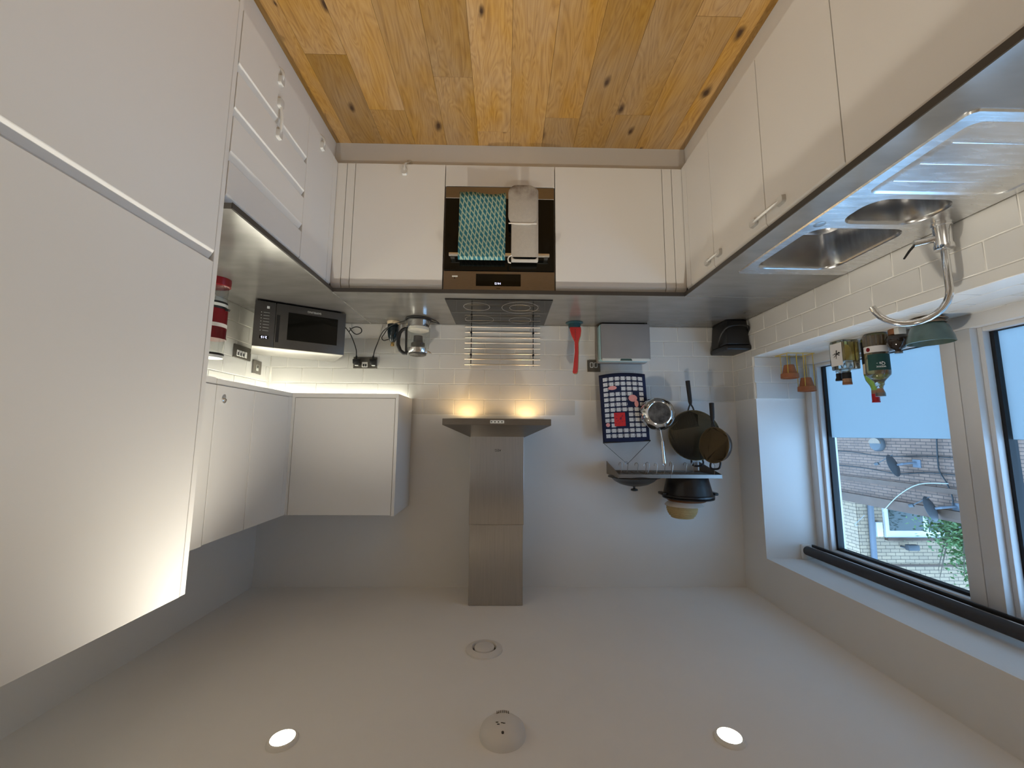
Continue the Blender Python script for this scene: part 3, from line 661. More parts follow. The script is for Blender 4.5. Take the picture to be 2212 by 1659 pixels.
# ------------------------------------------------------------------ microwave set across the corner
a_ = math.atan2(-.252, .396); ox, oy = (.936+1.332)/2, (-.267-.519)/2
t = thing('microwave', 'charcoal countertop microwave standing across the worktop corner', 'microwave', (ox, oy, WT), a_)
hw_, dd, hh = .2345, .292, .268
bx(-hw_, hw_, .018, dd, .014, hh).build('body', m_mwtop, t, local=True, bevel=.003)
dr = bx(-hw_, .133, 0, .0185, .013, hh).build('door', m_mw, t, local=True, bevel=.002)
bx(-.190, .072, -.0012, .002, .056, .215).build('door_window', m_blackglass, dr, local=True, smooth=False)
bx(.112, .128, -.0008, .006, .080, .235).build('handle_recess', m_black, dr, local=True, smooth=False)
text('SAMSUNG', .016, m_palegrey, dr, (-.06, -.0006, .036), FRONT, org=(0,0,0))
pn = bx(.135, hw_, 0, .0185, .013, hh).build('control_panel', m_mw, t, local=True, bevel=.002)
bx(.160, .203, -.0008, .002, .205, .224).build('display', m_blackglass, pn, local=True, smooth=False)
text('2:15', .017, m_disp, pn, (.1815, -.0012, .2145), FRONT, 'clock_digits', org=(0,0,0))
for i in range(7):
    bx(.163, .192, -.0004, .001, .075+i*.017, .0765+i*.017).build('key_mark', m_palegrey, pn, local=True, smooth=False)
    bx(.200, .2035, -.0004, .001, .0742+i*.017, .0775+i*.017).build('key_mark', m_palegrey, pn, local=True, smooth=False)
bx(.165, .178, -.0004, .001, .038, .052).build('badge', m_palegrey, pn, local=True, smooth=False)
for x, y in ((-.2,.04),(.2,.04),(-.2,.26),(.2,.26)): B().lathe([(.014,0),(.014,.0145)], (x, y, 0), 12).build('foot', m_black, t, local=True)

# ------------------------------------------------------------------ kettle and its flex, the bottle beside it
kx, ky = .524, -.128
t = thing('kettle', 'glass kettle with steel base and black handle, near the hob', 'kettle', (kx, ky, WT))
B().lathe([(.080,0),(.080,.014),(.074,.018),(0,.018)], (kx,ky,WT), 36).build('power_base', m_black, t)
B().lathe([(.076,.018),(.076,.060),(.072,.062)], (kx,ky,WT), 36).build('steel_band', m_chrome, t)
B().lathe([(.0745,.058),(.073,.10),(.070,.19),(.069,.198)], (kx,ky,WT), 36).build('glass_body', m_thin, t)
B().lathe([(.066,.060),(.067,.076),(.058,.080),(0,.082)], (kx,ky,WT), 36).build('limescaled_floor', m_plate, t)
B().lathe([(.026,.205),(.032,.180),(.043,.178),(.043,.160),(.030,.150),(.028,.112),(0,.110)], (kx,ky,WT), 24).build('tea_infuser', m_mw, t)
B().lathe([(.069,.196),(.066,.222),(.064,.226),(0,.228)], (kx,ky,WT), 36).build('rim_band', m_chrome, t)
B().lathe([(.055,.226),(.054,.236),(.046,.240),(.020,.240),(.018,.244),(0,.244)], (kx,ky,WT), 30).build('lid', m_mw, t)
B().prism([(-.058,.200),(-.090,.222),(-.086,.228),(-.054,.226)], -.014, .014, 'y').build('spout', m_chrome, t, local=True, bevel=.003)
hd = [(.068,.226),(.090,.224),(.112,.206),(.126,.170),(.127,.130),(.118,.092),(.104,.072),(.084,.062),(.076,.062)]
B().tube([(kx+x, ky, WT+z) for x, z in hd], [.011,.012,.012,.012,.012,.011,.010,.010,.009], 12).build('handle', m_black, t)
B().tube([(kx+.078,ky,WT+.060),(kx+.074,ky,WT+.225)], .007, 10).build('handle_stem', m_black, t)
SK = dict(x0=.816, x1=.971, z0=1.131, z1=1.208)
flex = [(kx+.082,ky-.01,WT+.012),(kx+.12,ky-.004,WT+.024),(.70,-.112,.935),(.765,-.085,.975),(.806,-.050,1.04),(.826,-.048,1.10),(.832,-.046,1.148)]
def smooth_path(P, n=6):
    P = [Vector(p) for p in P]; out = []
    for i in range(len(P)-1):
        p0, p1, p2, p3 = P[max(i-1,0)], P[i], P[i+1], P[min(i+2,len(P)-1)]
        for k in range(n):
            u = k/n; out.append(.5*((2*p1)+(p2-p0)*u+(2*p0-5*p1+4*p2-p3)*u*u+(3*p1-p0-3*p2+p3)*u**3))
    out.append(P[-1]); return out
B().tube(smooth_path(flex), .0032, 8).build('flex', m_rubber, t)
coil = [(kx-.06,ky+.03,WT+.004),(kx-.105,ky+.035,WT+.012),(kx-.128,ky+.03,WT+.020),(kx-.11,ky-.01,WT+.012),(kx-.06,ky-.066,WT+.006),(kx,ky-.088,WT+.006),(kx+.06,ky-.066,WT+.008),(kx+.086,ky-.01,WT+.012)]
B().tube(smooth_path(coil), .0032, 8).build('flex_coil', m_rubber, t)
bx_, by_ = .705, -.062
t = thing('soap_bottle', 'dark glass bottle with brass tip on cream base beside kettle', 'bottle', (bx_, by_, WT))
B().lathe([(.040,0),(.041,.010),(.036,.020),(0,.021)], (bx_,by_,WT), 28).build('cream_base', m_cream, t)
B().lathe([(.036,.020),(.037,.028),(.036,.075),(.031,.105),(.022,.125),(.014,.136),(.012,.140),(0,.141)], (bx_,by_,WT), 28).build('body', m_bottle, t)
B().lathe([(.010,.139),(.011,.147),(.012,.155),(.011,.165),(0,.166)], (bx_,by_,WT), 20).build('tip', m_brass, t)
B().tube(smooth_path([(bx_+.034,by_-.01,WT+.050),(bx_+.052,by_-.015,WT+.085),(bx_+.066,by_-.02,WT+.115),(bx_+.052,by_-.02,WT+.132),(bx_+.024,by_-.01,WT+.122)]), .003, 8).build('wire_loop', m_rubber, t)

# ------------------------------------------------------------------ sockets and switches
t = thing('wall_socket', 'black double socket with two plugs on the tiles beside the kettle', 'socket', (.893, -.012, SK['z0']))
bx(SK['x0'], SK['x1'], -.0175, -.008, SK['z0'], SK['z1']).build('plate', m_plate_dk, t, bevel=.0012, seg=1)
rk = bx(.876, .913, -.0205, -.017, 1.165, 1.200).build('switch_surround', m_whitepl, t, bevel=.001, seg=1)
for x in (.887, .902): bx(x-.0055, x+.0055, -.0225, -.020, 1.178, 1.196).build('rocker', m_black, rk, bevel=.001, seg=1)
for i, x in enumerate((.835, .945)):
    p = B().prism([(x-.023,1.150),(x+.023,1.150),(x+.021,1.178),(x+.010,1.190),(x-.010,1.190),(x-.021,1.178)], -.045, -.017, 'y').build('plug', m_black, t, bevel=.003)
    bx(x-.014, x+.006, -.046, -.030, 1.189, 1.1935).build('plug_tab', m_whitepl, p, bevel=.001)
    B().tube([(x-.002,-.046,1.152),(x-.003,-.046,1.128)], [.008,.005], 10).build('cord_grip', m_rubber, p)
mc = B().tube(smooth_path([(.943,-.046,1.130),(.945,-.050,1.09),(.965,-.055,1.03),(.985,-.065,.985),(1.01,-.08,.95),(1.03,-.10,.93)]), .0032, 8).build('power_cord', m_rubber)
tag(mc, 'black power cord running from the double socket down behind the microwave', 'cord')
lp = B().tube(smooth_path([(.975,-.10,.955),(.945,-.12,.99),(.915,-.13,1.005),(.888,-.13,.99),(.893,-.13,.965),(.925,-.125,.955),(.955,-.12,.965),(.975,-.11,.985)]), .0032, 8).build('cord_loop', m_rubber)
tag(lp, 'small loop of slack black cord beside the microwave', 'cord')
t = thing('switch_plate', 'brown steel double switch below the hanging calendar towel', 'switch', (-.633, -.012, 1.137))
bx(-.676, -.590, -.0165, -.008, 1.137, 1.215).build('plate', m_plate_dk, t, bevel=.0012, seg=1)
for x in (-.645, -.617):
    r = B().prism(rrect(x, 1.170, .023, .036, .006), -.0185, -.016, 'y').build('rocker_frame', m_palegrey, t)
    B().prism(rrect(x, 1.170, .015, .027, .004), -.0195, -.018, 'y').build('rocker', m_plate_dk, r)
t = thing('switch_plate', 'black four rocker appliance switch plate on tiles behind the microwave', 'switch', (XR-.012, -.308, 1.129))
bx(XR-.0175, XR-.008, -.385, -.232, 1.129, 1.206).build('plate', m_plate_dk, t, bevel=.0012, seg=1)
for i in range(4):
    y = -.355+i*.024; r = bx(XR-.0205, XR-.017, y-.009, y+.009, 1.160, 1.194).build('rocker_frame', m_whitepl, t, bevel=.001, seg=1)
    if i > 0 or True: bx(XR-.0215, XR-.020, y-.005, y+.005, 1.172 if i < 3 else 1.190, 1.1915).build('rocker', m_slot, r, smooth=False)
t = thing('switch_plate', 'steel single switch plate close to the room corner above the microwave', 'switch', (XR-.012, -.158, 1.188))
bx(XR-.0165, XR-.008, -.200, -.116, 1.188, 1.272).build('plate', m_steel2, t, bevel=.0012, seg=1)
r = bx(XR-.0190, XR-.016, -.170, -.148, 1.215, 1.252).build('rocker_frame', m_palegrey, t, bevel=.001, seg=1); bx(XR-.0205, XR-.0185, -.165, -.153, 1.218, 1.236).build('rocker', m_plate_dk, r, smooth=False)

# ------------------------------------------------------------------ red canister by the tall unit
qx, qy = 1.355, -.780
t = thing('stacked_canister', 'clear and dark red stacked canister beside the tall fridge unit', 'canister', (qx, qy, WT))
def ring(pr, nm, m): return B().lathe(pr, (qx,qy,WT), 32).build(nm, m, t)
ring([(.056,0),(.057,.012),(.056,.036),(.050,.040),(0,.040)], 'base_cap', m_redcan)
ring([(.050,.040),(.048,.055),(.048,.118)], 'clear_lower', m_thin)
ring([(.049,.116),(.050,.118),(.050,.150),(.049,.152),(0,.152)], 'black_collar', m_black)
ring([(.0505,.126),(.0505,.140)], 'collar_label', m_palegrey)
ring([(.052,.152),(.053,.156),(.053,.285),(.055,.288),(.055,.296),(0,.297)], 'red_sleeve', m_redcan)
ring([(.0535,.222),(.0535,.240)], 'white_band', m_label)
ring([(.050,.296),(.050,.366)], 'clear_upper', m_thin)
ring([(.051,.364),(.052,.366),(.052,.374),(0,.374)], 'black_ring', m_black)
ring([(.052,.374),(.050,.386),(0,.388)], 'white_lid', m_whitepl)
B().prism([(-.070,.150),(-.052,.148),(-.052,.158),(-.066,.160)], -.006, .006, 'y').build('catch', m_black, t, local=True)

# ------------------------------------------------------------------ nested utensils on their stand
ux, uy = -.492, -.088
t = thing('utensil_stand', 'low dark teal oval stand under the nested cooking utensils', 'utensil stand', (ux, uy, WT))
B().lathe([(.056,0),(.057,.004),(.050,.008),(.040,.010),(.038,.034),(.030,.036),(0,.036)], (ux,uy,WT), 32).build('base_body', m_teal, t)
def utensil(nm, m, lab, dy, grow, slots=False, bend=1):
    pts = [(-.036,.936),(.036,.936),(.037,.955),(.030,.990),(.018,1.018),(.0125,1.035),(.012,1.10),(.015,1.20),(.016,1.232),(.011,1.243)]
    L_ = [(-.036,.936)]+[(-x,z) for x,z in pts[2:]]
    poly = [(x,z) for x,z in pts[1:]]+[(x,z) for x,z in reversed(L_[1:])]+[(-.036,.936)]
    cx = lambda z: ux+.000+(.012*math.sin((z-.93)/.31*PI*.9)-.002)*-1+(z-1.03)*.03+grow*.25
    q = B().prism([(cx(z)+x*(1+grow*3), z) for x, z in poly], uy-.028+dy, uy-.0205+dy, 'y')
    o = q.build(nm, m, bevel=.0025); tag(o, lab, 'utensil'); return o
o = utensil('slotted_spatula', m_redpl, 'red slotted spatula, front of the nested utensil stack', 0, 0)
sl = B()
for i in range(7): sl.box(ux-.002, ux+.002, uy-.0289, uy-.027, .950+i*.011, .956+i*.011)
sl.build('slots', m_slot, o)
utensil('spoon_spatula', m_yel, 'yellow utensil nested right behind the red slotted spatula', .0085, -.014)
utensil('ladle_spatula', m_grn, 'dark green utensil nested behind the yellow one', .017, -.026)
utensil('turner_spatula', m_teal, 'dark teal utensil, rearmost of the nested stack', .0255, -.036)

# ------------------------------------------------------------------ chopping board case
t = thing('chopping_board_case', 'grey upright chopping board case with pale aqua tray', 'board case', (-.82, -.07, WT))
B().prism(rrect(-.822, 1.030, .322, .240, .012), -.112, -.100, 'y').build('front_cover', m_greybd, t, bevel=.002)
B().prism(rrect(-.818, 1.033, .330, .244, .014), -.0995, -.050, 'y').build('tray', m_paleblue, t, bevel=.002)
B().prism(rrect(-.814, 1.036, .334, .250, .014), -.0495, -.012, 'y').build('back_shell', m_greybd, t, bevel=.002)
lp_ = B().prism(rrect(-.822, 1.148, .312, .017, .007), -.1135, -.100, 'y').build('pale_lip', m_palegrey, t, bevel=.001)
B().prism([(-.862,1.156),(-.782,1.156),(-.788,1.143),(-.856,1.143)], -.1145, -.112, 'y').build('finger_notch', m_dgreen, lp_)
for x in (-.970, -.674): B().lathe([(.005,0),(.005,.013),(0,.013)], (x, -.090, WT), 10).build('foot', m_black, t)
for x in (-.970, -.674): B().lathe([(.005,0),(.005,.03),(0,.03)], (x, -.03, WT), 10).build('rear_foot', m_black, t)

# ------------------------------------------------------------------ wall shelf with hooks and everything on it
HX0, HX1, HY, HZ = -1.315, -.708, -.285, 1.872
t = thing('wall_shelf', 'steel slatted wall shelf holding pots and pan hooks', 'shelf', ((HX0+HX1)/2, -.14, HZ))
for x0, x1 in ((HX0, -1.0125), (-1.0115, HX1)): bx(x0, x1, HY, HY+.004, HZ-.010, HZ+.012).build('front_rail', m_steel2, t, bevel=.0008, seg=1, smooth=False)
bx(HX0, HX1, -.012, -.008, HZ-.010, HZ+.012).build('rear_rail', m_steel2, t, smooth=False)
n = 20
for i in range(n+1):
    x = HX0+.012+(HX1-HX0-.024)*i/n; B().tube([(x, HY+.003, HZ), (x, -.010, HZ)], .0035, 8).build('rod', m_steel2, t)
for x in (HX0-.003, HX1):
    B().prism([(HY, HZ-.010), (HY, HZ+.013), (-.008, HZ+.013), (-.008, HZ-.068)], x, x+.003, 'x').build('end_bracket', m_steel2, t)
hooks = [(-.752,-.18),(-.808,-.12),(-.845,-.20),(-.885,-.23),(-.930,-.15),(-.955,-.22),(-1.024,-.167),(-1.045,-.23),(-1.085,-.12),(-1.160,-.16),(-1.226,-.12),(-1.288,-.255)]
S = [(0,.0085),(.006,.007),(.0085,0),(.006,-.007),(0,-.012),(-.004,-.040),(-.008,-.056),(.002,-.068),(.014,-.064),(.017,-.052)]
for i, (x, y) in enumerate(hooks):
    ln = 1.0; an = random.uniform(-.6, .6)
    P = [(x+math.cos(an)*p*.9, y+math.sin(an)*p*.9, HZ-.0025+(q*ln if q < 0 else q*.9)) for p, q in S]
    o = B().tube(smooth_path(P, 3), .0018, 6).build('s_hook', m_hook)
    used = {1: 'small steel hook holding the calendar towel cord', 6: 'small steel hook holding the steel frying pan', 10: 'small steel hook holding the large brown pan', 11: 'small steel hook holding the small brown pan'}
    tag(o, used.get(i, 'small empty steel hook closest to the shelf bracket above the calendar towel' if i == 0 else ('small empty steel hook between the calendar cord and the steel pan' if i < 6 else 'small empty steel hook between the steel pan and the large brown pan')), 'hook', 'hooks under the wall shelf')
ZS = HZ+.0035
def lathe_thing(nm, lab, cat, c, parts, group=None):
    t = thing(nm, lab, cat, c, group=group)
    for pn, pr, m in parts: B().lathe(pr, c, 36).build(pn, m, t)
    return t
t = lathe_thing('wok_lid', 'shallow domed black pan lid with knob on the wall shelf', 'lid', (-.838,-.150,ZS), [
    ('dome', [(0,.004),(.135,.004),(.155,.012),(.157,.016),(.140,.020),(.118,.040),(.085,.058),(.045,.068),(0,.071)], m_iron),
    ('knob', [(.008,.069),(.006,.084),(.020,.088),(.022,.096),(.012,.100),(0,.100)], m_black)])
px, py = -1.165, -.160
t = lathe_thing('casserole_pot', 'black enamel casserole pot on the wall shelf', 'pot', (px,py,ZS), [
    ('body', [(0,0),(.112,0),(.118,.006),(.130,.060),(.142,.112),(.150,.116),(.150,.126),(.144,.128),(.138,.124),(.136,.110),(.110,.012),(0,.010)], m_iron)])
for s in (-1, 1): bx(px+s*.142, px+s*.172, py-.040, py+.040, ZS+.102, ZS+.120).build('handle', m_iron, t, bevel=.007, seg=3)
t2 = tag(B().lathe([(0,.128),(.142,.128),(.150,.132),(.148,.139),(.10,.142),(0,.142)], (px,py,ZS), 36).build('griddle_lid', m_iron), 'flat black lid lying on top of the casserole pot', 'lid')
tag(B().lathe([(0,.142),(.106,.142),(.112,.152),(.104,.156),(0,.156)], (px+.010,py,ZS), 32).build('wooden_plate', m_brownpl), 'brown wooden plate lying above the casserole lid', 'plate')
tag(B().lathe([(0,.156),(.085,.156),(.105,.172),(.112,.180),(.108,.182),(.08,.166),(0,.163)], (px+.030,py-.005,ZS), 32).build('white_plate', m_plate), 'white shallow plate stacked above the brown wooden plate', 'plate')
t = thing('straw_basket', 'small woven straw basket, topmost on the casserole pot', 'basket', (px+.040, py, ZS+.163))
for i in range(7):
    z = ZS+.178+i*.0115; rr_ = .083*math.sqrt(max(.05, 1-((i-1.4)/6.6)**2))
    B().tube([(px+.040+rr_*math.cos(a*2*PI/24), py+rr_*math.sin(a*2*PI/24), z) for a in range(24)], .0078, 8, True).build('straw_coil', m_wicker, t)
B().lathe([(0,.255),(.03,.254),(.045,.248),(0,.244)], (px+.04,py,ZS), 20).build('crown', m_wicker, t)

# calendar towel on its cord
t = thing('calendar_towel', 'navy calendar tea towel with white date squares hung from the shelf', 'wall hanging', (-.80, -.11, 1.24))
def towel_pt(u, v):                     # u,v in 0..1 ; v = 0 at the lower hem
    w_ = .300; xc = -.792-.020*v; x = xc+(u-.5)*-w_
    z = 1.236+.440*v-.012*(u-.5)+(.012*(1-(2*u-1)**2)-.012)*-1*(1-v)*1.0
    return (x, -.105-.012*math.sin(u*PI)*(1-.4*v)-.004*math.sin(u*7+v*3), z)
def patch(u0, u1, v0, v1, off, nu=1, nv=1):
    v = []; f = []
    for j in range(nv+1):
        for i in range(nu+1):
            p = towel_pt(u0+(u1-u0)*i/nu, v0+(v1-v0)*j/nv); v.append((p[0], p[1]-off-(.0035 if off else 0), p[2]))
    for j in range(nv):
        for i in range(nu): a = j*(nu+1)+i; f.append((a, a+1, a+nu+2, a+nu+1))
    return v, f
o = B().add(*patch(0, 1, 0, 1, 0, 14, 14)).build('cloth', m_navy, t); md = o.modifiers.new('thickness', 'SOLIDIFY'); md.thickness = .001; md.offset = 0
sq = B()
red_c = {(4,c) for c in (1,2)}
for r in range(12):
    for c in range(7):
        if (r in (7,8,9) and c in (2,3)) or (r in (3,4,5) and c in (4,5) and not (r == 3 and c == 4)) or (r == 2 and c in (1,2)) or (r == 9 and c == 0): continue
        u0 = .075+c*.127; v0 = .055+r*.0755
        sq.add(*patch(u0, u0+.090, v0, v0+.054, .0006, 2, 1))
        if r % 1 == 0 and c < 6: sq.add(*patch(u0+.104, u0+.112, v0+.006, v0+.045, .0006))
sq.build('date_squares', m_print, t, rec=False)
B().add(*patch(.265, .50, .580, .775, .0008, 3, 3)).build('red_block_print', m_red, t, rec=False)
b = B()
for k in range(14):
    u_ = random.uniform(.275, .46); v_ = random.uniform(.59, .755); b.add(*patch(u_, u_+random.uniform(.015,.04), v_, v_+.006, .0014))
b.build('block_scratches', m_navy, t, rec=False)
b = B()
for cu_, cv, su, sv in ((.265,.215,.095,.030),(.690,.375,.095,.052),(.760,.455,.045,.050),(.125,.750,.045,.030)):
    pts = [towel_pt(cu_+su*math.cos(a*PI/6), cv+sv*math.sin(a*PI/6)) for a in range(12)]
    b.add([(p[0], p[1]-.0052, p[2]) for p in pts], [tuple(range(12))])
b.build('pink_bird_print', m_pink, t, rec=False)
B().tube([(-.662,-.106,1.684),(-.965,-.106,1.668)], .004, 8).build('top_bar', m_black, t)
B().tube([(-.664,-.107,1.686),(-.808,-.120,1.815),(-.963,-.107,1.670)], .0016, 6).build('hanging_cord', m_black, t)

# pans on the hooks
def lathe_dir(pr, c, ax, nm, m, t, seg=40): return B().lathe(pr, c, seg, ax).build(nm, m, t)
pc = Vector((-1.000, -.172, 1.497)); pd = Vector((.10, -.97, -.06)).normalized()     # direction the base faces
t = thing('frying_pan', 'small steel frying pan hung base outwards', 'pan', tuple(pc))
lathe_dir([(.100,-.030),(.106,-.028),(.107,-.025),(.098,-.002),(.076,.012),(.071,.0145),(.069,.013),(0,.013)], pc, pd, 'body', m_chrome, t)
lathe_dir([(.068,.0131),(.066,.0152),(0,.0152)], pc, pd, 'base_disc', mat('scorched_steel', (.15,.15,.15), .35, 1, .6, 26), t)
B().tube([(-1.012,-.155,1.603),(-1.017,-.159,1.650),(-1.019,-.162,1.672)], [.006,.005,.006], 10).build('handle_neck', m_chrome, t)
B().tube([(-1.019,-.162,1.668),(-1.021,-.163,1.74),(-1.024,-.167,1.806)], [.010,.0115,.012], 12).build('handle', m_chrome, t)
B().tube([(-1.024+.010*math.cos(a*PI/6),-.167,1.812+.010*math.sin(a*PI/6)) for a in range(12)], .003, 6, True).build('hanging_eye', m_chrome, t)
def brown_pan(lab, c, ax, R_, dep, hdir, hlen, spread):
    c = Vector(c); ax = Vector(ax).normalized(); t = thing('brown_pan', lab, 'pan', tuple(c))
    lathe_dir([(0,-dep),(R_*.80,-dep),(R_*.90,-dep*.8),(R_,0),(R_+.003,.002)], c, ax, 'outside', m_panblack, t)
    lathe_dir([(R_+.003,.002),(R_-.001,.003),(R_*.88,-dep*.72),(R_*.76,-dep*.90),(0,-dep*.90)], c, ax, 'nonstick_inside', m_nonstick, t)
    up = Vector((0,0,1)); hd = Vector(hdir).normalized(); hd = (hd-ax*hd.dot(ax)).normalized(); sd = ax.cross(hd).normalized()
    e = c+hd*R_
    f1 = B(); 
    for s in (-1, 1): f1.tube([e-hd*.012+sd*s*spread-ax*.008, e+hd*.020+sd*s*spread*.55, e+hd*.045], [.005,.005,.006], 8)
    f1.build('handle_fork', m_black, t)
    B().tube([e+hd*.035, e+hd*.06, e+hd*(hlen*.6), e+hd*hlen], [.008,.0125,.0135,.0145], 12, flat=tuple(ax)).build('handle', m_black, t, bevel=0)
    g = c-hd*R_
    B().tube(smooth_path([g+sd*.034+hd*.004-ax*.006, g+sd*.034-hd*.020, g+sd*.020-hd*.034, g-sd*.020-hd*.034, g-sd*.034-hd*.020, g-sd*.034+hd*.004-ax*.006], 4), .0058, 8).build('helper_handle', m_black, t)
    return t
brown_pan('large black pan with brown inside, hung by its helper handle', (-1.250,-.100,1.632), (.14,-.97,-.04), .158, .055, (.06,.0,-1), .195, .022)
brown_pan('small black pan with brown inside, hung in front of the large one', (-1.292,-.258,1.690), (.92,-.36,-.10), .106, .045, (.20,.02,-1), .150, .010)

# ------------------------------------------------------------------ black caddy in the corner
t = thing('food_caddy', 'black plastic food waste caddy with handle in the sink corner', 'bin', (-1.497, -.125, WT))
z0, z1 = WT, 1.068; bt = [(-1.432,-.215),(-1.432,-.045),(-1.565,-.045),(-1.565,-.215)]; tp = [(-1.423,-.228),(-1.423,-.030),(-1.572,-.030),(-1.572,-.228)]
B().add([(x,y,z0) for x,y in bt]+[(x,y,z1) for x,y in tp], [(3,2,1,0),(4,5,6,7),(0,1,5,4),(1,2,6,5),(2,3,7,6),(3,0,4,7)]).build('bucket', m_black, t, bevel=.012, seg=3)
bx(-1.578, -1.417, -.234, -.026, 1.068, 1.100).build('lid', m_black, t, bevel=.010, seg=3)
B().tube(smooth_path([(-1.420,-.13,1.060),(-1.411,-.16,1.03),(-1.413,-.20,.985),(-1.435,-.238,.955),(-1.500,-.246,.945),(-1.562,-.238,.955),(-1.580+.004,-.20,.985),(-1.577,-.16,1.03),(-1.574,-.13,1.06)]), .006, 8).build('handle', m_black, t)
B().prism([(-.045,.155),(-.02,.155),(-.012,.175),(-.05,.175)], -1.423, -1.405, 'x').build('latch', m_black, t) if False else None

# ------------------------------------------------------------------ sink and tap
def loop(x0, x1, y0, y1, r, z, n=6): return [(x, y, z) for x, y in rrect((x0+x1)/2, (y0+y1)/2, abs(x1-x0), abs(y1-y0), r, n)]
t = thing('sink', 'stainless steel one and a half bowl sink with drainer', 'sink', (-1.325, -1.41, WT))
ZD = WT+.0050
outer = loop(-1.567, -1.083, -1.878, -.948, .020, ZD); skirt = loop(-1.570, -1.080, -1.881, -.945, .022, WT-.0005)
B1 = (-1.470, -1.118, -1.360, -1.005); B2 = (-1.452, -1.172, -1.540, -1.388); DR = (-1.535, -1.118, -1.850, -1.565)
bm = bmesh.new()
def ring_edges(pts):
    vs_ = [bm.verts.new(p) for p in pts]; return vs_, [bm.edges.new((vs_[i], vs_[(i+1) % len(vs_)])) for i in range(len(vs_))]
E_ = []; ov, e = ring_edges(outer); E_ += e; H = []
for q, r in ((B1,.060),(B2,.060),(DR,.030)):
    v_, e = ring_edges(loop(q[0],q[1],q[2],q[3],r,ZD)); E_ += e; H.append(v_)
bmesh.ops.triangle_fill(bm, edges=E_, use_beauty=True, use_dissolve=False)
sk = [bm.verts.new(p) for p in skirt]
for i in range(len(ov)): bm.faces.new((ov[i], ov[(i+1) % len(ov)], sk[(i+1) % len(sk)], sk[i]))
bmesh.ops.recalc_face_normals(bm, faces=bm.faces)
for v in bm.verts: v.co -= Vector((-1.325,-1.41,WT))
me = bpy.data.meshes.new('deck'); bm.to_mesh(me); bm.free(); me.materials.append(m_deck_lit); me.shade_smooth(); me.set_sharp_from_angle(angle=math.radians(30))
dk = bpy.data.objects.new('deck', me); C.objects.link(dk); dk.parent = t; ORG[dk.name] = ORG[t.name]
def bowl(nm, q, r, depth, taper):
    x0, x1, y0, y1 = q; b = B(); rows = []
    for s, z, rr_ in ((0,0,r),(.003,-.004,r),(.006,-.012,r),(taper*.7,-depth+.035,r),(taper,-depth+.012,r-.004),(taper+.012,-depth+.002,r-.010),(taper+.025,-depth,r-.020)):
        rows.append(loop(x0+s, x1-s, y0+s, y1-s, rr_, ZD+z))
    n = len(rows[0]); v = [p for R_ in rows for p in R_]; f = []
    for j in range(len(rows)-1):
        for i in range(n): f.append((j*n+i, j*n+(i+1) % n, (j+1)*n+(i+1) % n, (j+1)*n+i))
    f.append(tuple((len(rows)-1)*n+i for i in range(n)))
    return b.add(v, f).build(nm, m_sink_shaded, t)
bowl('main_bowl', B1, .060, .165, .016); bowl('half_bowl', B2, .060, .12, .012); bowl('drainer', DR, .030, .007, .001) if False else None
# drainer: shallow tray with pressed ribs
x0, x1, y0, y1 = DR; rows = [loop(x0+s, x1-s, y0+s, y1-s, .030-s*.3, ZD+z) for s, z in ((0,0),(.004,-.003),(.010,-.005))]
n = len(rows[0]); v = [p for R_ in rows for p in R_]; f = [(j*n+i, j*n+(i+1) % n, (j+1)*n+(i+1) % n, (j+1)*n+i) for j in range(2) for i in range(n)]+[tuple(2*n+i for i in range(n))]
B().add(v, f).build('drainer_tray', m_deck_lit, t)
for y in (-1.775, -1.695, -1.620): B().tube([(-1.150,y,ZD-.0055),(-1.505,y,ZD-.0050)], .0024, 8).build('drainer_rib', m_deck_lit, t)
B().lathe([(.018,-.001),(.018,.0012),(.014,.0016),(0,.0010)], (-1.120, -1.383, ZD), 24).build('blanking_plug', m_sink_shaded, t)
B().lathe([(.035,0),(.035,.002),(.020,-.001),(0,-.001)], ((B1[0]+B1[1])/2, (B1[2]+B1[3])/2, ZD-.1645), 24).build('waste', m_chrome, t)
tx, ty = -1.540, -1.392
t = thing('kitchen_tap', 'chrome swan neck mixer tap behind the steel sink', 'tap', (tx, ty, ZD))
B().lathe([(.028,0),(.028,.005),(.0245,.008),(.0245,.070),(.027,.074),(.027,.088),(.018,.092),(0,.092)], (tx,ty,ZD), 28).build('body', m_chrome, t)
dx, dy = .745, .667; R_ = .10; zt = 1.135
P = [(tx,ty,ZD+.085),(tx,ty,1.04),(tx,ty,zt)]+[(tx+dx*R_*(1-math.cos(a)), ty+dy*R_*(1-math.cos(a)), zt+R_*math.sin(a)) for a in [PI*k/14 for k in range(1,15)]]
P += [(tx+dx*2*R_*.995, ty+dy*2*R_*.995, zt-.012)]
P = P[:-2]
B().tube(P, .0108, 16).build('spout', m_chrome, t)
B().tube([(tx+.015,ty+.010,ZD+.046),(tx+.062,ty+.040,ZD+.050)], .0125, 14).build('valve', m_chrome, t)
B().tube([(tx+.058,ty+.036,ZD+.050),(tx+.075,ty+.046,ZD+.075),(tx+.088,ty+.055,ZD+.100)], [.0045,.0040,.0030], 8).build('lever', m_black, t)

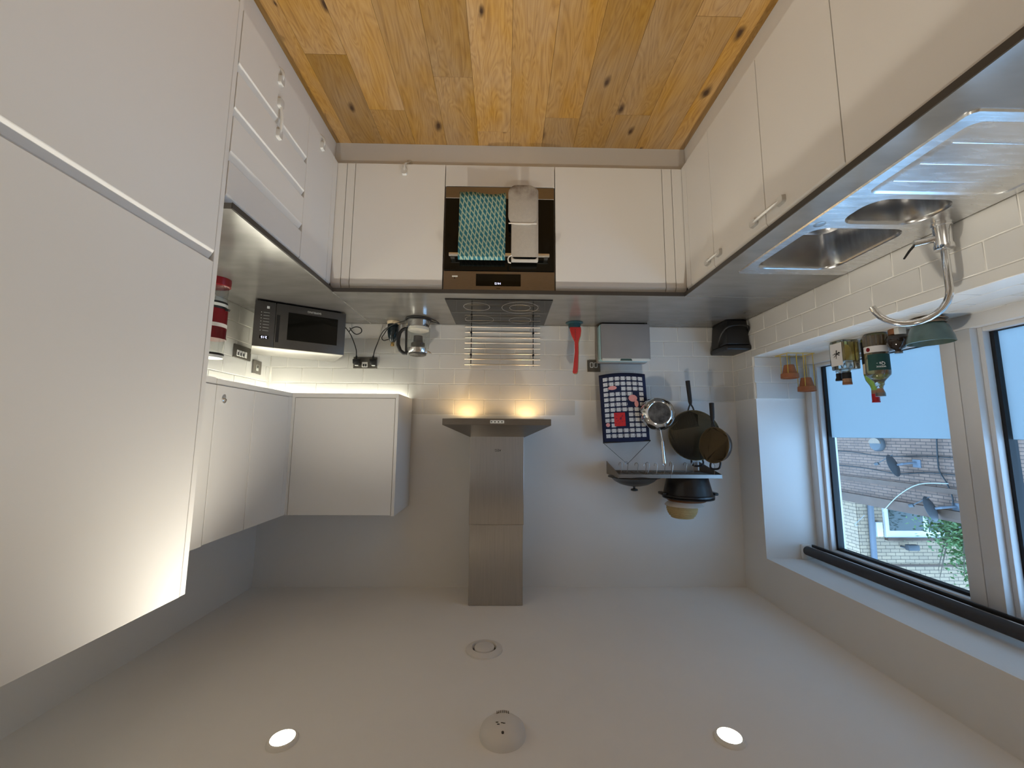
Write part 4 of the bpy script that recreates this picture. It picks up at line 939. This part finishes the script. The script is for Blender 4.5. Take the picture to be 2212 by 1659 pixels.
# ------------------------------------------------------------------ things on the window sill
c = (-1.782, -.672, SILL)
t = thing('square_bottle', 'square clear spirit bottle with white label on the sill', 'bottle', c)
B().prism(rrect(c[0], c[1], .088, .088, .012), SILL, SILL+.150, 'z').build('glass', m_clearb, t, bevel=.006, seg=3)
B().prism(rrect(c[0], c[1], .076, .076, .008), SILL+.010, SILL+.108, 'z').build('spirit', m_amber, t, bevel=.004)
B().lathe([(.022,.148),(.018,.156),(.0165,.166),(0,.166)], c, 20).build('neck', m_clearb, t)
B().lathe([(.019,.164),(.019,.196),(0,.197)], c, 20).build('neck_sleeve', m_ink, t)
B().lathe([(.0195,.196),(.0195,.214),(0,.214)], c, 20).build('cork', m_cork, t)
B().lathe([(.0205,.214),(.0205,.226),(0,.227)], c, 20).build('cap', m_brownpl, t)
lb = bx(c[0]+.0440, c[0]+.0448, c[1]-.036, c[1]+.036, SILL+.014, SILL+.130).build('label_paper', m_label, t, smooth=False)
b = B()
for q in (((-.018,.062),(.016,.084)),((-.020,.078),(.012,.064)),((-.004,.050),(.002,.094)),((-.024,.066),(.022,.070))):
    (ya, za), (yb, zb) = q; b.tube([(c[0]+.0450, c[1]+ya, SILL+za), (c[0]+.0450, c[1]+yb, SILL+zb)], [.0028,.0010], 6)
b.build('brush_mark', m_ink, lb)
c = (-1.812, -.590, SILL)
t = thing('small_bottle', 'small clear bottle with flared black stopper behind the square bottle', 'bottle', c)
B().lathe([(0,0),(.030,0),(.032,.006),(.032,.110),(.014,.140),(.012,.158),(0,.158)], c, 24).build('glass', m_clearb, t)
B().lathe([(.012,.156),(.014,.160),(.013,.178),(.018,.190),(.017,.196),(0,.196)], c, 20).build('stopper', m_black, t)
c = (-1.856, -.742, SILL)
t = thing('wine_bottle', 'olive green wine bottle with red foil cap on the sill', 'bottle', c)
B().lathe([(0,.004),(.030,0),(.037,.006),(.037,.185),(.032,.212),(.018,.240),(.0145,.255),(.0145,.300),(0,.300)], c, 28).build('glass', m_olive, t)
B().lathe([(.0155,.280),(.0155,.316),(.0165,.318),(.0165,.322),(0,.323)], c, 20).build('foil_cap', m_redcap, t)
B().lathe([(.0152,.262),(.0152,.281)], c, 20).build('neck_band', m_cork, t)
lb = B().lathe([(.0374,.060),(.0376,.061),(.0376,.180),(.0374,.181)], c, 28).build('cream_label', m_cream, t)
text('olsa', .022, m_orange, lb, (c[0]+.030, c[1]-.026, SILL+.168), (PI/2,0,math.radians(49)))
B().lathe([(.0379,.020),(.0381,.021),(.0381,.130),(.0379,.131)], c, 28).build('dark_label', m_ink, t)
c = (-1.804, -.824, SILL)
t = thing('liqueur_bottle', 'broad ribbed bottle with dark green label and glass stopper', 'bottle', c); t.scale = (.86, .86, 1)
B().lathe([(0,.004),(.046,0),(.052,.008),(.051,.060),(.052,.100),(.054,.185),(.052,.200),(.030,.222),(.022,.232),(.021,.242),(0,.242)], c, 32).build('glass', m_clearb, t)
B().lathe([(0,.012),(.046,.012),(.047,.176),(.040,.196),(0,.198)], c, 32).build('liqueur', m_brandy, t)
for k in range(14):
    a = 2*PI*k/14; B().tube([(c[0]+.051*math.cos(a), c[1]+.051*math.sin(a), SILL+.010), (c[0]+.0505*math.cos(a), c[1]+.0505*math.sin(a), SILL+.056)], .005, 6).build('glass_rib', m_clearb, t)
def arc_label(nm, c, r, a0, a1, z0, z1, m, par, n=14):
    v = []; f = []
    for i in range(n+1):
        a = math.radians(a0+(a1-a0)*i/n); x, y = c[0]+r*math.cos(a), c[1]+r*math.sin(a); v += [(x,y,SILL+z0),(x,y,SILL+z1)]
    f = [(2*i, 2*i+2, 2*i+3, 2*i+1) for i in range(n)]; return B().add(v, f).build(nm, m, par)
arc_label('band_label', c, .0535, -130, 30, .064, .094, m_label, t)
gl_ = arc_label('green_label', c, .0552, -118, -2, .104, .180, m_greenlb, t)
tA = (PI/2, 0, math.radians(30))
for s_, sz, z in (('Qa -', .020, .150), ('wazoc', .016, .166)):
    text(s_, sz, m_whitepl, gl_, (c[0]+.0575*math.cos(math.radians(-60)), c[1]+.0575*math.sin(math.radians(-60)), SILL+z), tA)
B().lathe([(0,0),(.010,0),(.010,.0012),(0,.0012)], (c[0]+.0530*math.cos(math.radians(-8)), c[1]+.0530*math.sin(math.radians(-8)), SILL+.080), 16, (1,-.14,0)).build('round_seal', m_redcan, t)
B().lathe([(.020,.240),(.022,.244),(.016,.252),(.014,.262),(0,.264)], c, 20).build('stopper_neck', m_clearb, t)
B().lathe([(.013,.262),(.015,.270),(.021,.284),(0,.285)], c, 20).build('stopper_cork', m_cork, t)
B().lathe([(.021,.283),(.022,.288),(.022,.300),(0,.302)], c, 20).build('stopper_top', m_steel2, t)
c = (-1.822, -.914, SILL)
t = thing('round_decanter', 'squat round dark decanter on a wooden foot beside the green bowl', 'decanter', c); t.scale = (.82, .82, 1)
B().lathe([(0,0),(.034,0),(.036,.004),(.036,.026),(0,.028)], c, 28).build('wooden_foot', m_brownpl, t)
bx(c[0]-.010, c[0]+.034, c[1]-.046, c[1]-.018, SILL+.0005, SILL+.030).build('foot_block', m_palegrey, t, bevel=.003)
B().lathe([(.030,.026),(.046,.034),(.052,.046),(.051,.058),(.044,.074),(.030,.088),(.014,.096),(.012,.102),(0,.102)], c, 32).build('glass', m_dark, t)
B().lathe([(.012,.100),(.017,.104),(.018,.112),(0,.113)], c, 20).build('cap', m_steel2, t)
c = (-1.772, -1.100, SILL)
BS = (.76, .76, .95)
sc_ = lambda o: setattr(o, 'scale', BS) or setattr(o, 'location', (c[0], c[1], SILL+(o.location.z-SILL)*.95)) or o
tag(sc_(B().lathe([(0,0),(.050,0),(.074,.010),(.077,.013),(.072,.015),(.048,.006),(0,.005)], c, 36).build('saucer', m_stone)), 'brown stoneware saucer, lowest under the green bowl', 'saucer')
tag(sc_(B().lathe([(0,.0065),(.048,.0065),(.070,.024),(.073,.028),(.069,.030),(.046,.014),(0,.012)], c, 36).build('saucer', m_stone)), 'brown stoneware dish directly under the green bowl', 'saucer')
tag(sc_(B().lathe([(0,.0125),(.040,.0125),(.050,.018),(.076,.046),(.093,.090),(.097,.112),(.094,.113),(.089,.092),(.072,.050),(.046,.024),(0,.022)], c, 40).build('mixing_bowl', m_bowl)), 'sage green glazed bowl stacked on saucers on the window sill', 'bowl')
# wire stand with two terracotta pots
t = thing('wire_plant_stand', 'yellow wire stand carrying two small terracotta pots', 'plant stand', (-1.78, -.31, SILL))
b = [(-1.700,-.262),(-1.700,-.370),(-1.862,-.370),(-1.862,-.262)]
B().tube([(x,y,SILL+.002) for x,y in b], .0020, 6, True).build('base_wire', m_ywire, t)
PT = [((-1.742,-.318), 1.210), ((-1.834,-.325), 1.288)]
for (x, y), z in PT:
    B().tube([(x+.0405*math.cos(2*PI*k/20), y+.0405*math.sin(2*PI*k/20), z+.054) for k in range(20)], .0020, 6, True).build('pot_ring', m_ywire, t)
    for sx, sy in ((1,1),(1,-1),(-1,1),(-1,-1)):
        B().tube([(x+sx*.0287, y+sy*.0287, z+.054), (x+sx*.0287, y+sy*.0287, SILL+.001)], .0018, 6).build('upright_wire', m_ywire, t)
for i, ((x, y), z) in enumerate(PT):
    tag(B().lathe([(0,0),(.026,0),(.0375,.052),(.0455,.053),(.0465,.080),(.0425,.081),(.040,.060),(.024,.006),(0,.005)], (x,y,z), 28).build('terracotta_pot', m_terra), ('small terracotta pot in the lower ring of the yellow stand', 'small terracotta pot in the upper ring of the yellow stand')[i], 'flowerpot', 'terracotta pots on the wire stand')
# roller blind, rolled up
t = thing('roller_blind', 'rolled up charcoal roller blind at the top of the window', 'blind', (-1.815, -1.08, 2.27))
B().tube([(-1.818,-.245,2.300),(-1.818,-1.905,2.300)], .025, 20).build('rolled_fabric', m_blind, t)
bx(-1.850, -1.838, -1.895, -.255, 2.262, 2.278).build('bottom_bar', m_black, t, bevel=.002)
for y in (-.2265, -1.9285): bx(-1.845, -1.792, min(y, y+(-.018 if y > -1 else .018)), max(y, y+(-.018 if y > -1 else .018)), 2.268, 2.3495).build('bracket', m_whitepl, t, bevel=.004)

# ------------------------------------------------------------------ child safety catches
def pad(par, c, n, up, w_=.030, l_=.042, d_=.013, nm='pad'):
    """adhesive pad: rounded slab on a face with normal n, long side along up"""
    c = Vector(c); n = Vector(n); up = Vector(up); sd = n.cross(up)
    poly = rrect(0, 0, w_, l_, .008); k = len(poly)
    v = [c+sd*a+up*b_ for a, b_ in poly]+[c+n*d_+sd*a*.85+up*b_*.88 for a, b_ in poly]
    return B().add(v, [tuple(range(k)), tuple(range(k, 2*k))]+[(i, (i+1) % k, k+(i+1) % k, k+i) for i in range(k)]).build(nm, m_clear, par)
def strap(par, pts, r=.0062): return B().tube(smooth_path(pts, 4), r, 8).build('strap', m_clear, par)
def latch(lab, A, Bp, n, up, bow=.014, grp='clear child safety catches'):
    A = Vector(A); Bp = Vector(Bp); n = Vector(n); t = thing('child_safety_catch', lab, 'safety catch', tuple((A+Bp)/2), group=grp)
    pad(t, A, n, up); pad(t, Bp, n, up); m_ = (A+Bp)/2
    strap(t, [A+n*.006, A+n*.010+(m_-A)*.3, m_+n*bow, Bp+n*.010+(m_-Bp)*.3, Bp+n*.006]); return t
nR = (-1,0,0); nL = (1,0,0); Z = (0,0,1); Y = (0,1,0)
latch('clear plastic safety catch bridging the two lowest drawers', (FR,-1.168,.300), (FR,-1.160,.430), nR, Z)
def plinth_latch(lab, A, n, foot):
    A = Vector(A); n = Vector(n); foot = Vector(foot); t = thing('child_safety_catch', lab, 'safety catch', tuple(A), group='clear child safety catches')
    pad(t, A, n, Z); pad(t, foot, n, Z, l_=.026, d_=.006)
    strap(t, [A+n*.006, A+n*.012-Vector((0,0,.022)), A+n*.006-Vector((0,0,.045)), foot+n*.012+Vector((0,0,.010)), foot+n*.005])
plinth_latch('clear plastic safety catch from bottom drawer to plinth', (FR,-1.176,.205), nR, (.933,-1.176,.120))
plinth_latch('clear plastic safety catch from corner cupboard door to plinth', (FR,-.796,.205), nR, (.933,-.796,.120))
plinth_latch('clear plastic safety catch from cupboard door beside the oven to plinth', (.528,FB,.200), (0,-1,0), (.515,-.556,.112))
latch('clear plastic safety catch joining the two sink cupboard doors', (FL,-1.360,.805), (FL,-1.205,.805), nL, Y, .012)
latch('clear plastic safety catch joining sink cupboard and corner cupboard doors', (FL,-.942,.805), (FL,-.842,.805), nL, Y, .012)

# ------------------------------------------------------------------ outside the window
LX = -8.5
g = struct(bx(-40, WXO-.02, -30, 40, -3.2, -3.0).build('ground', m_ground, smooth=False))
t = thing('low_brick_building', 'low brick building with brown fascia across the yard', 'building', (-9.6, 4, -3.0))
b = B(); b.box(-11.5, LX, -3.5, 7.86, -3.0, 3.0); b.box(-9.10, LX, 7.86, 12, -3.0, 3.0); b.build('wall', m_brickL, t, smooth=False)
b = B(); b.box(-11.6, LX+.12, -3.6, 7.76, 3.0, 3.20); b.box(-9.10, LX+.12, 7.76, 12.1, 3.0, 3.20); b.build('fascia', m_fascia, t, smooth=False)
bx(LX-.01, LX+.07, -3.5, 12, 2.60, 2.70).build('ledge', m_fascia, t, smooth=False)
t = thing('brick_house', 'pale brick house rising behind the low building', 'building', (-14, 11, -3.0))
bx(-20, -9.13, 7.90, 16, -3.0, 9).build('wall', m_brickU, t, smooth=False)
bx(-9.14, -9.125, 7.90, 16, -3.0, 9).build('side_wall', m_brickU2, t, smooth=False)
bx(-20, -9.5, 7.885, 7.90, 4.86, 4.90).build('string_course', m_fascia, t, smooth=False)
wf = bx(-12.1, -9.80, 7.84, 7.90, 3.35, 4.20).build('window_frame', m_upvc, t, smooth=False)
for x0, x1 in ((-10.78, -9.90), (-11.95, -10.92)): bx(x0, x1, 7.825, 7.845, 3.42, 4.02).build('pane', m_pane, wf, smooth=False)
bx(-12.1, -9.80, 7.80, 7.90, 4.19, 4.26).build('lintel', m_fascia, t, smooth=False)
tag(B().tube([(-9.46,7.84,3.2),(-9.42,7.84,5.0)], .065, 12).build('downpipe', m_pipe), 'grey downpipe on the corner of the pale brick house', 'pipe')
tag(bx(-9.68, -9.52, 7.78, 7.895, 3.80, 4.16).build('wall_box', m_upvc, bevel=.02), 'small white box on the pale brick house wall', 'box')
t = thing('security_light', 'dark outdoor flood light under the string course of the brick house', 'light', (-10.2, 7.8, 4.35))
bx(-10.42, -10.14, 7.62, 7.74, 4.32, 4.46).build('lamp_head', m_dish, t, bevel=.02); B().tube([(-10.28,7.70,4.40),(-10.22,7.80,4.42),(-10.20,7.90,4.42)], .025, 8).build('arm', m_dish, t)
def sat_dish(lab, y, z, s=1.0):
    t = thing('satellite_dish', lab, 'satellite dish', (LX, y, z))
    q = Vector((.42, .84, .28)).normalized(); c0 = Vector((LX+.30, y, z))
    B().lathe([(0,0),(.08*s,.006),(.16*s,.026),(.23*s,.056),(.232*s,.060),(.16*s,.032),(.08*s,.012),(0,.006)], c0, 32, q).build('reflector', m_dish, t)
    f_ = c0+q*.34*s+Vector((0,0,-.10)); B().tube([c0+Vector((0,0,-.22*s))+q*.05, f_], .010, 8).build('feed_arm', m_dish, t)
    B().tube([f_-q*.03, f_+q*.04], .032, 12).build('receiver', m_dish, t)
    B().tube([c0-q*.01, c0-q*.10, (LX+.10, y-.12, z-.05), (LX, y-.14, z-.05)], .022, 8).build('mount', m_pipe, t)
    bx(LX, LX+.02, y-.22, y-.06, z-.12, z+.04).build('wall_plate', m_pipe, t)
sat_dish('dark satellite dish on the low brick wall near the round lamp', 5.72, 2.22)
sat_dish('dark satellite dish just below the brown fascia', 5.06, 2.98)
t = thing('bulkhead_lamp', 'round dark bulkhead lamp on the low brick wall', 'light', (LX, 6.40, 1.80))
B().lathe([(0,0),(.17,0),(.17,.05),(.14,.09),(0,.11)], (LX, 6.40, 1.80), 28, (1,0,0)).build('housing', m_dish, t)
B().prism([(6.40+.145*math.cos(a*PI/10), 1.80-.01-.12*math.sin(a*PI/10)) for a in range(11)], LX+.07, LX+.108, 'x').build('lamp_glass', m_stone, t)
b1 = tag(B().tube(smooth_path([(LX+.03,8.5,2.02),(LX+.03,7.2,2.01),(LX+.03,6.3,2.07),(LX+.03,5.4,2.02),(LX+.03,4.2,2.03)]), .012, 6).build('wall_cable', m_rubber), 'black cable clipped along the low brick wall at the lower dish', 'cable')
tag(B().tube(smooth_path([(LX+.03,8.3,2.36),(LX+.03,7.0,2.36),(LX+.03,6.0,2.42),(LX+.03,5.3,2.34),(LX+.03,4.2,2.36)]), .012, 6).build('wall_cable', m_rubber), 'black cable clipped below the ledge of the low brick wall', 'cable')
tag(B().tube(smooth_path([(LX+.05,5.10,1.6),(LX+.05,5.13,2.1),(LX+.05,5.12,2.3),(LX+.05,5.02,2.5),(LX+.05,4.95,2.75),(LX+.05,4.95,2.95)]), .012, 6).build('wall_cable', m_rubber), 'black cable rising up the low brick wall to the upper dish', 'cable')
tag(B().tube(smooth_path([(LX+.15,4.90,2.50),(LX+.15,5.45,2.58),(LX+.15,5.90,2.86),(LX+.15,6.30,3.26)]), .008, 6).build('white_cable', m_wire), 'white cable arching across the low brick wall to the fascia', 'cable')
tag(B().tube(smooth_path([(-9.2,7.75,3.62),(-9.05,7.75,3.75),(-8.93,7.75,3.85),(-9.12,7.88,3.9)]), .008, 6).build('white_cable', m_wire), 'short white cable by the corner of the pale brick house', 'cable')
# shrub on the roof edge in front of the house
t = thing('roof_shrub', 'leafy green shrub in front of the pale brick house', 'shrub', (-10.4, 6.6, 3.2))
b = B()
for k in range(7):
    a = random.uniform(0, 2*PI); b.tube([(-10.4,6.6,3.2), (-10.4+.25*math.cos(a),6.6+.25*math.sin(a),3.8), (-10.4+.55*math.cos(a),6.6+.4*math.sin(a),4.5+random.random()*.4)], [.03,.018,.006], 6)
b.build('stems', m_bark, t)
b = B()
for k in range(2600):
    u = random.gauss(0, .33); v_ = random.gauss(0, .28); h_ = abs(random.gauss(0, .55)); wd = max(.25, 1-h_*.45)
    p = Vector((-10.45+u*wd*1.25, 6.55+v_*wd, 3.45+h_*1.0))
    d1 = Vector((random.gauss(0,1),random.gauss(0,1),random.gauss(0,.6))).normalized()*random.uniform(.03,.06); d2 = d1.orthogonal().normalized()*d1.length*.45
    b.add([p-d1, p+d2, p+d1, p-d2], [(0,1,2,3)])
lf = b.build('foliage', m_leaf, t, smooth=False, rec=False); lf['kind'] = 'stuff'
